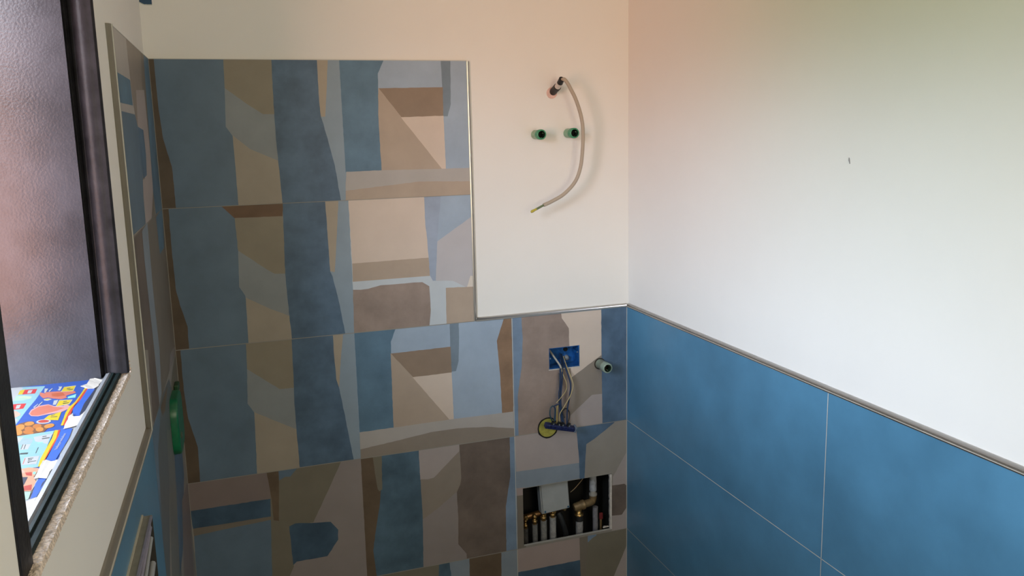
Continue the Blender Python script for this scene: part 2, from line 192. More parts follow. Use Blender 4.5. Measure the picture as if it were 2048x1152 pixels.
BACK_PATTERN=[(1,'slate',[(0.0,1.6),(0.0,2.0),(0.1947,2.0),(0.1888,1.9224),(0.1836,1.8197),(0.2,1.7934),(0.201,1.6461),(0.2015,1.6)]),(1,'rust',[(0.0,1.6),(0.0,2.0),(0.014,2.0),(0.014,1.9389),(0.0149,1.8639),(0.0193,1.7906),(0.0347,1.7147),(0.0356,1.6942),(0.0357,1.6)]),(1,'sand2',[(0.1894,2.0),(0.3174,2.0),(0.3169,1.9383),(0.315,1.8496),(0.283,1.85),(0.2442,1.8767),(0.1872,1.9221)]),(1,'lightgrey',[(0.1873,1.924),(0.2451,1.878),(0.2835,1.8516),(0.3157,1.8511),(0.3139,1.7935),(0.3165,1.7192),(0.2399,1.7556),(0.1986,1.7927),(0.182,1.8193)]),(1,'sand',[(0.1984,1.795),(0.2408,1.757),(0.3164,1.721),(0.3191,1.688),(0.3208,1.6),(0.1995,1.6),(0.1994,1.6461)]),(1,'thinsand',[(0.4384,2.0),(0.4714,2.0),(0.4631,1.9114),(0.4552,1.8406),(0.4396,1.8393),(0.438,1.8837)]),(1,'lightblue2',[(0.4698,2.0),(0.5043,2.0),(0.505,1.8676),(0.5046,1.6812),(0.5084,1.6),(0.4831,1.6),(0.4712,1.7039),(0.4468,1.8187),(0.4394,1.8424),(0.4538,1.8422),(0.4615,1.9116)]),(1,'navy',[(0.3158,2.0),(0.4399,2.0),(0.4391,1.945),(0.4395,1.8829),(0.442,1.8417),(0.4483,1.8191),(0.4728,1.7041),(0.4849,1.6),(0.3194,1.6),(0.317,1.6808),(0.3136,1.7934),(0.3134,1.8504)]),(1,'lightblue',[(0.5027,2.0),(0.88,2.0),(0.88,1.6667),(0.503,1.6804)]),(1,'denim',[(0.5021,2.0),(0.6288,2.0),(0.6275,1.997),(0.6107,1.9631),(0.6092,1.9022),(0.6079,1.8463),(0.6083,1.7652),(0.6097,1.6824),(0.503,1.6811)]),(1,'midblue',[(0.7996,2.0),(0.8291,2.0),(0.826,1.8741),(0.8152,1.8381),(0.7999,1.8384),(0.8015,1.9228)]),(1,'tan',[(0.6106,1.9215),(0.8031,1.9237),(0.8015,1.8384),(0.6743,1.8358)]),(1,'taupe',[(0.6102,1.9226),(0.6753,1.8371),(0.7352,1.7581),(0.7945,1.6808),(0.7855,1.6777),(0.608,1.681),(0.6063,1.8463)]),(1,'beige',[(0.6731,1.8374),(0.8023,1.8399),(0.8032,1.7604),(0.8034,1.68),(0.7928,1.6804)]),(1,'taupe',[(0.4985,1.6),(0.5014,1.6529),(0.88,1.6528),(0.88,1.6)]),(1,'greige',[(0.5046,1.6834),(0.6123,1.6839),(0.7932,1.682),(0.88,1.6818),(0.88,1.6407),(0.7841,1.6445),(0.7193,1.6462),(0.6147,1.6379),(0.5,1.6279)]),(2,'slate',[(0.0,1.2),(0.0,1.6),(0.1909,1.6),(0.1882,1.5642),(0.1907,1.4701),(0.1856,1.3677),(0.2012,1.341),(0.1992,1.2)]),(2,'rust',[(0.0,1.2),(0.0,1.6),(0.0166,1.6),(0.0152,1.5035),(0.0157,1.429),(0.017,1.3666),(0.0269,1.3143),(0.0382,1.2648),(0.0367,1.2)]),(2,'rust2',[(0.1536,1.6),(0.1871,1.5634),(0.3169,1.5615),(0.3213,1.6)]),(2,'sand2',[(0.1866,1.565),(0.317,1.5631),(0.3163,1.4797),(0.3149,1.3945),(0.2832,1.3963),(0.2684,1.4064),(0.1891,1.4697)]),(2,'lightgrey',[(0.1892,1.4717),(0.2693,1.4077),(0.2837,1.3979),(0.3149,1.3961),(0.3164,1.3324),(0.3193,1.2671),(0.2636,1.2946),(0.1994,1.3315),(0.1986,1.3406),(0.1839,1.3673)]),(2,'sand',[(0.1976,1.2),(0.1995,1.3349),(0.2643,1.296),(0.3193,1.269),(0.3217,1.2)]),(2,'navy',[(0.3196,1.6),(0.4399,1.6),(0.442,1.4937),(0.4434,1.394),(0.4496,1.3771),(0.4652,1.2894),(0.4786,1.2),(0.3194,1.2),(0.317,1.2685),(0.3148,1.3324),(0.3134,1.3962)]),(2,'thinsand',[(0.4393,1.6),(0.4789,1.6),(0.4679,1.492),(0.4559,1.3856),(0.4418,1.3934),(0.4404,1.4937)]),(2,'lightblue2',[(0.4773,1.6),(0.5091,1.6),(0.5067,1.3557),(0.5061,1.2),(0.475,1.2),(0.4636,1.2891),(0.4481,1.3766),(0.4411,1.3936),(0.4547,1.3894),(0.4663,1.4922)]),(2,'paleblue',[(0.5045,1.2),(0.5061,1.6),(0.88,1.6),(0.88,1.2)]),(2,'beige',[(0.506,1.6),(0.7345,1.6),(0.7347,1.5154),(0.7419,1.411),(0.5072,1.4099)]),(2,'taupe',[(0.5072,1.4115),(0.7422,1.4133),(0.744,1.3563),(0.5057,1.3564)]),(2,'brown',[(0.5014,1.2),(0.5051,1.3323),(0.5288,1.3303),(0.5513,1.3315),(0.5879,1.3392),(0.6474,1.339),(0.7165,1.3386),(0.7379,1.324),(0.7396,1.2488),(0.7334,1.2)]),(2,'lightblue',[(0.7829,1.6),(0.88,1.6),(0.88,1.5305),(0.7666,1.4588),(0.7741,1.527)]),(2,'lilac',[(0.7669,1.4608),(0.88,1.5323),(0.88,1.4716),(0.8784,1.3075),(0.8595,1.3091),(0.812,1.3352),(0.7574,1.3395),(0.7615,1.4041)]),(2,'midblue2',[(0.7329,1.6),(0.7845,1.6),(0.7757,1.5268),(0.7684,1.4595),(0.759,1.3394),(0.7498,1.3401),(0.7408,1.3586),(0.7396,1.4071),(0.7374,1.4675),(0.7331,1.5154)]),(2,'cream',[(0.88,1.3074),(0.857,1.3093),(0.8701,1.3465),(0.88,1.3457)]),(2,'taupe',[(0.7882,1.2),(0.7898,1.3148),(0.88,1.3112),(0.88,1.2)]),(3,'slate',[(0.0,0.8),(0.0,1.2),(0.1918,1.2),(0.1894,1.122),(0.1832,1.02),(0.1995,0.9915),(0.1976,0.8972),(0.1947,0.8)]),(3,'rust',[(0.0,0.8),(0.0,1.2),(0.0137,1.2),(0.0132,1.1484),(0.0129,1.081),(0.0175,0.9964),(0.0363,0.9075),(0.0341,0.8)]),(3,'sand2',[(0.1902,1.2),(0.3202,1.2),(0.3183,1.1208),(0.3166,1.0493),(0.2942,1.0505),(0.2735,1.0508),(0.1878,1.1216)]),(3,'lightgrey',[(0.1879,1.1236),(0.2741,1.0523),(0.3166,1.051),(0.3146,0.9977),(0.3163,0.9193),(0.2545,0.9551),(0.1985,0.9892),(0.1815,1.0194)]),(3,'sand',[(0.1984,0.9911),(0.2553,0.9565),(0.3162,0.9212),(0.3181,0.8),(0.1931,0.8),(0.196,0.8973)]),(3,'thinsand',[(0.4353,1.2),(0.4701,1.2),(0.4586,1.1202),(0.4479,1.0365),(0.44,1.0565),(0.4381,1.1534)]),(3,'lightblue2',[(0.4685,1.2),(0.505,1.2),(0.5019,1.0049),(0.501,0.8),(0.476,0.8),(0.4609,0.9223),(0.4468,1.0322),(0.457,1.1204)]),(3,'navy',[(0.3185,1.2),(0.4382,1.2),(0.4384,1.1304),(0.4404,1.0616),(0.4482,1.03),(0.4625,0.9225),(0.4786,0.8),(0.3165,0.8),(0.3146,0.9207),(0.314,1.0131),(0.3171,1.1054)]),(3,'lightblue',[(0.502,1.2),(1.0052,1.2),(1.0027,0.8824),(0.4999,0.8823)]),(3,'denim',[(0.5019,1.2),(0.6282,1.2),(0.6263,1.1977),(0.6108,1.1611),(0.6101,1.1216),(0.6089,0.9913),(0.6081,0.8833),(0.5011,0.8829)]),(3,'midblue',[(0.7983,1.2),(0.8276,1.2),(0.8259,1.1279),(0.8227,1.0763),(0.8132,1.0443),(0.7961,1.0438)]),(3,'tan',[(0.6078,1.1239),(0.7985,1.1255),(0.7989,1.0397),(0.6744,1.0391)]),(3,'taupe',[(0.6087,1.125),(0.6754,1.0404),(0.7313,0.963),(0.7892,0.8862),(0.6066,0.8849)]),(3,'beige',[(0.6732,1.0407),(0.7989,1.0413),(0.7998,0.967),(0.8002,0.8846),(0.7872,0.8854)]),(3,'ochre',[(0.9764,1.2),(1.0036,1.2),(1.001,0.8826),(0.9626,0.8842),(0.9596,1.0053),(0.951,1.1278)]),(3,'taupe2',[(0.4999,0.8),(0.5018,0.8609),(1.0038,0.8564),(1.0057,0.8)]),(3,'greige',[(0.5012,0.8853),(0.6074,0.8857),(0.7863,0.8872),(1.001,0.8849),(1.0023,0.8274),(0.9118,0.8453),(0.8132,0.8542),(0.7264,0.8542),(0.6218,0.8423),(0.5002,0.8302)]),(3,'beige',[(1.238,1.2),(1.3198,1.2),(1.3174,1.0389),(1.2581,1.0037),(1.238,0.991)]),(3,'beige',[(1.238,1.012),(1.238,0.991),(1.2086,0.9724),(1.2056,1.012)]),(3,'beige',[(1.1716,1.2),(1.238,1.2),(1.238,1.084),(1.2002,1.084),(1.2,1.0868),(1.1989,1.1445),(1.1745,1.1807)]),(3,'brown',[(1.0316,1.2),(1.129,1.2),(1.129,0.8),(1.0157,0.8),(1.0162,0.9376),(1.0323,1.0372),(1.0373,1.1254)]),(3,'brown',[(1.129,1.012),(1.2043,1.012),(1.2056,0.9743),(1.2054,0.8),(1.129,0.8)]),(3,'brown',[(1.129,1.084),(1.129,1.2),(1.174,1.2),(1.1761,1.1813),(1.1881,1.1645),(1.2005,1.145),(1.2016,1.0869),(1.2017,1.084)]),(3,'steelblue',[(1.0026,0.8),(1.0013,1.2),(1.0357,1.2),(1.0389,1.1254),(1.0339,1.037),(1.0178,0.9374),(1.0173,0.8)]),(3,'taupe2',[(1.204,0.973),(1.2573,1.0051),(1.3173,1.0408),(1.3195,0.9035),(1.2828,0.9046),(1.2387,0.8701),(1.2025,0.8403)]),(3,'beige2',[(1.202,0.8),(1.2025,0.8442),(1.2377,0.8714),(1.2823,0.9062),(1.3195,0.9051),(1.3217,0.8)]),(3,'denim2',[(1.3202,0.8),(1.3178,1.2),(1.4129,1.2),(1.4129,0.8)]),(4,'mauve',[(0.0,0.7149),(0.0,0.8),(0.2225,0.8),(0.2274,0.7508),(0.2301,0.7144),(0.0002,0.7141)]),(4,'navy2',[(0.0,0.7152),(0.0,0.7157),(0.2293,0.7153),(0.2268,0.6571),(0.0036,0.6571)]),(4,'taupe3',[(0.0036,0.6595),(0.2267,0.6587),(0.2288,0.6422),(0.0764,0.6382),(0.0042,0.6341)]),(4,'slate',[(0.0,0.5008),(0.0043,0.6365),(0.0764,0.6413),(0.2246,0.6478),(0.2138,0.4021),(0.0,0.4323)]),(4,'olive',[(0.2293,0.8),(0.4513,0.8),(0.3942,0.7061),(0.3473,0.6172),(0.2798,0.6166),(0.278,0.4051),(0.2107,0.4025)]),(4,'rust3',[(0.2203,0.8),(0.2559,0.8),(0.2452,0.6405),(0.2299,0.6451),(0.2285,0.7167)]),(4,'slate',[(0.2545,0.8),(0.3088,0.8),(0.3043,0.7935),(0.2874,0.7754),(0.2721,0.7775),(0.2541,0.7687)]),(4,'beigegrey',[(0.44,0.8),(0.5036,0.8),(0.5026,0.5795),(0.5016,0.4),(0.2736,0.4),(0.2646,0.4553),(0.2873,0.5013),(0.3801,0.4998),(0.4152,0.5468),(0.3632,0.5879),(0.3459,0.618),(0.3928,0.7068)]),(4,'navy2',[(0.2737,0.6171),(0.2926,0.6238),(0.3504,0.6148),(0.3973,0.6096),(0.4189,0.5794),(0.417,0.5466),(0.3809,0.4981),(0.2887,0.4985),(0.2774,0.4891)]),(4,'rust3',[(0.4997,0.4),(0.5002,0.8),(0.5387,0.8),(0.5424,0.7478),(0.549,0.6923),(0.5589,0.6856),(0.5522,0.6343),(0.5247,0.4892),(0.5308,0.4)]),(4,'olive',[(0.5374,0.8),(0.567,0.8),(0.563,0.6872),(0.5523,0.6835),(0.5475,0.6916),(0.5409,0.7476)]),(4,'denim3',[(0.5654,0.8),(0.6844,0.8),(0.6854,0.7061),(0.6876,0.6106),(0.6832,0.4),(0.5301,0.4),(0.5231,0.4893),(0.5364,0.5647),(0.5506,0.6345),(0.5566,0.6858),(0.5614,0.6883)]),(4,'beige2',[(0.6828,0.8),(0.8157,0.8),(0.8142,0.7742),(0.7281,0.6986),(0.707,0.6966),(0.6836,0.7004)]),(4,'taupe2',[(0.6844,0.7019),(0.7071,0.6982),(0.7274,0.7002),(0.8141,0.7762),(0.8194,0.7186),(0.8199,0.684),(0.8131,0.6583),(0.8013,0.6384),(0.7362,0.591),(0.6861,0.5635),(0.6856,0.6311)]),(4,'beigegrey',[(0.6816,0.4),(0.6861,0.5653),(0.7353,0.5923),(0.8023,0.6404),(0.8051,0.5464),(0.802,0.4577),(0.8288,0.4189),(0.8288,0.4)]),(4,'brown2',[(0.8151,0.8),(0.9887,0.8),(0.987,0.6606),(0.9767,0.6043),(0.9688,0.561),(0.967,0.4),(0.8278,0.4),(0.8272,0.4184),(0.8004,0.4573),(0.8035,0.5464),(0.8016,0.6389),(0.8139,0.6628),(0.8183,0.6842),(0.8178,0.7185)]),(4,'steelblue',[(0.9867,0.8),(1.0062,0.8),(1.0072,0.4),(0.9654,0.4),(0.9672,0.5612),(0.9751,0.6046),(0.9854,0.6607)]),(4,'beige2',[(1.0023,0.8),(1.2278,0.8),(1.2343,0.6867),(1.2353,0.6696),(1.0068,0.6743)]),(4,'slateblue',[(1.0068,0.6759),(1.2353,0.6712),(1.2357,0.6154),(1.0071,0.6136)]),(4,'mauve2',[(1.0054,0.6173),(1.028,0.6162),(1.028,0.5878),(1.0066,0.5881)]),(4,'mauve2',[(1.028,0.613),(1.028,0.6162),(1.037,0.6158),(1.037,0.613)]),(4,'taupe3',[(1.028,0.4),(1.0057,0.4),(1.0066,0.5906),(1.028,0.5896)]),(4,'taupe3',[(1.028,0.4),(1.028,0.406),(1.036,0.406),(1.036,0.4)]),(4,'greige2',[(1.355,0.7944),(1.3906,0.8),(1.4129,0.8),(1.4129,0.684),(1.3608,0.5992),(1.3685,0.5585),(1.355,0.5607)]),(4,'greige2',[(1.2416,0.613),(1.2341,0.7173),(1.3394,0.792),(1.355,0.7944),(1.355,0.613)]),(4,'denim2',[(1.355,0.8),(1.3658,0.8),(1.3649,0.7963),(1.355,0.7898)]),(4,'denim2',[(1.2232,0.8),(1.355,0.8),(1.355,0.7898),(1.3307,0.774),(1.2886,0.7483),(1.2599,0.7343),(1.2557,0.6779),(1.2526,0.613),(1.2382,0.613),(1.2341,0.6137),(1.2327,0.6867)]),(4,'beige2',[(1.4129,0.4),(1.4129,0.6859),(1.3592,0.6),(1.3549,0.4)]),(4,'brown2',[(1.355,0.5692),(1.4033,0.5678),(1.4129,0.5587),(1.4129,0.4793),(1.3934,0.4544),(1.355,0.4572)]),(5,'olive',[(0.4445,0.4),(0.7357,0.4),(0.7276,0.273),(0.4381,0.2842)]),(5,'denim3',[(0.734,0.4),(0.7704,0.4),(0.7745,0.3496),(0.7735,0.2267),(0.7213,0.2383),(0.7305,0.3584)]),(5,'slateblue',[(0.7688,0.4),(0.837,0.4),(0.839,0.3361),(0.8368,0.2125),(0.7719,0.227),(0.7729,0.3495)]),(5,'rust3',[(0.8362,0.4),(0.949,0.4),(0.9484,0.3134),(0.9457,0.2068),(0.8352,0.2127)]),(5,'slateblue',[(0.9474,0.4),(1.0075,0.4),(1.007,0.3012),(1.0064,0.1932),(0.9441,0.207)]),(5,'mauve2',[(1.003,0.4),(1.2367,0.4),(1.2388,0.3129),(1.0052,0.3133)]),(5,'navy2',[(1.0051,0.3149),(1.2388,0.3145),(1.2341,0.162),(1.0044,0.1749)]),(5,'taupe3',[(1.2313,0.4),(1.2661,0.4),(1.2559,0.2495),(1.2551,0.1573),(1.2364,0.1614)]),(5,'olive',[(1.2626,0.4),(1.4129,0.4),(1.4129,0.3368),(1.3637,0.2267),(1.3084,0.107),(1.2455,0.1211)]),(5,'steelblue',[(1.2631,0.4),(1.296,0.4),(1.2949,0.3936),(1.2794,0.387),(1.2629,0.374)]),(5,'beige2',[(1.4129,0.3344),(1.3622,0.2274),(1.3069,0.1074),(1.4129,0.0836)])]
LEFT_PATTERN=[(1,'greige',[(-0.672,1.6),(-0.672,2.0),(-0.4607,2.0),(-0.4596,1.9557),(-0.4394,1.8941),(-0.4097,1.8633),(-0.3847,1.6967),(-0.4299,1.6004),(-0.4502,1.6)]),(1,'taupe2',[(-0.4594,2.0),(-0.1417,2.0),(-0.3289,1.6),(-0.4299,1.6004),(-0.3969,1.7645),(-0.4485,1.883)]),(1,'taupe3',[(-0.1772,2.0),(-0.1349,2.0),(-0.0816,1.9925),(-0.2024,1.6009),(-0.2727,1.6),(-0.3758,1.6),(-0.2914,1.7633)]),(1,'beige2',[(-0.3934,1.8144),(-0.2933,1.8101),(-0.3516,1.6975),(-0.4049,1.6976),(-0.4177,1.6601),(-0.4327,1.6),(-0.2911,1.6),(-0.1933,1.663),(-0.1737,1.762),(-0.1815,1.9089),(-0.3606,1.8986)]),(1,'slate',[(-0.651,1.8421),(-0.4275,1.8421),(-0.382,1.8046),(-0.3923,1.7117),(-0.4177,1.6601),(-0.4257,1.6),(-0.6709,1.6),(-0.6641,1.6899)]),(1,'denim',[(-0.6601,1.9152),(-0.4586,1.914),(-0.4527,1.8605),(-0.6637,1.8578)]),(1,'navy',[(-0.3919,1.8161),(-0.2877,1.8102),(-0.2797,1.7514),(-0.3074,1.7041),(-0.3874,1.6995),(-0.3985,1.7511)]),(1,'denim',[(-0.1155,2.0),(-0.0,2.0),(-0.0,1.6),(-0.1807,1.6),(-0.1933,1.663)]),(2,'taupe3',[(-0.672,1.598),(-0.5362,1.6),(0.0,1.6),(0.0,1.2),(-0.4181,1.2),(-0.672,1.2098)]),(2,'brown2',[(-0.672,1.4404),(-0.672,1.5926),(-0.5024,1.5998),(-0.5145,1.5195),(-0.509,1.4634),(-0.502,1.3267),(-0.4997,1.2),(-0.6343,1.2),(-0.6557,1.3652)]),(2,'greige2',[(-0.672,1.316),(-0.6557,1.3652),(-0.6074,1.3531),(-0.6489,1.2011),(-0.672,1.2019)]),(2,'slateblue',[(-0.5095,1.5919),(-0.3912,1.6),(-0.3996,1.5143),(-0.4078,1.4455),(-0.3934,1.2995),(-0.4386,1.2072),(-0.4909,1.2),(-0.4997,1.2),(-0.4964,1.3253),(-0.509,1.4634),(-0.5145,1.5195)]),(2,'denim',[(-0.1835,1.5929),(-0.033,1.6),(0.0,1.6),(0.0,1.5667),(-0.0378,1.4985),(-0.1729,1.4974)]),(2,'beigegrey',[(-0.0912,1.2238),(0.0,1.2112),(0.0,1.2),(-0.2126,1.2),(-0.1582,1.227)]),(3,'slateblue2',[(-0.672,0.8),(-0.672,1.1919),(-0.6628,1.2),(-0.4387,1.2),(-0.2403,1.1863),(-0.1788,1.1236),(-0.3969,1.0535),(-0.6534,0.8)]),(3,'slate',[(-0.672,1.2),(-0.5597,1.2),(-0.4728,1.1878),(-0.6058,1.1324),(-0.672,0.9578)]),(3,'lightgrey2',[(-0.3983,1.1042),(-0.2864,1.0648),(-0.3049,0.939),(-0.3513,0.8),(-0.6,0.8),(-0.5789,0.8265),(-0.4571,1.0025)]),(3,'navy',[(-0.2624,1.0564),(-0.064,1.0012),(-0.0842,0.8618),(-0.1976,0.8),(-0.3879,0.8),(-0.3374,0.8864)]),(3,'mauve',[(-0.2391,0.8),(-0.2037,0.8404),(0.0,0.8062),(0.0,0.8)]),(3,'olive',[(-0.1491,1.1767),(0.0,1.1917),(0.0,1.138),(-0.064,1.0012),(-0.2248,1.0295),(-0.2536,1.1333)]),(3,'rust3',[(-0.3351,1.1856),(-0.2932,1.182),(-0.4012,1.1531),(-0.4625,1.1605),(-0.4891,1.1883)]),(4,'slateblue2',[(-0.672,0.8),(-0.6534,0.8),(-0.672,0.7816)]),(4,'lightgrey2',[(-0.3513,0.8),(-0.3788,0.7173),(-0.5457,0.4952),(-0.672,0.5863),(-0.672,0.7095),(-0.6,0.8)]),(4,'navy',[(-0.1976,0.8),(-0.2979,0.7454),(-0.4224,0.7411),(-0.3879,0.8)]),(4,'mauve',[(-0.2391,0.8),(0.0,0.8),(0.0,0.7396),(-0.0691,0.5481),(-0.1407,0.4),(-0.2015,0.4),(-0.3592,0.5024),(-0.3332,0.6924)])]
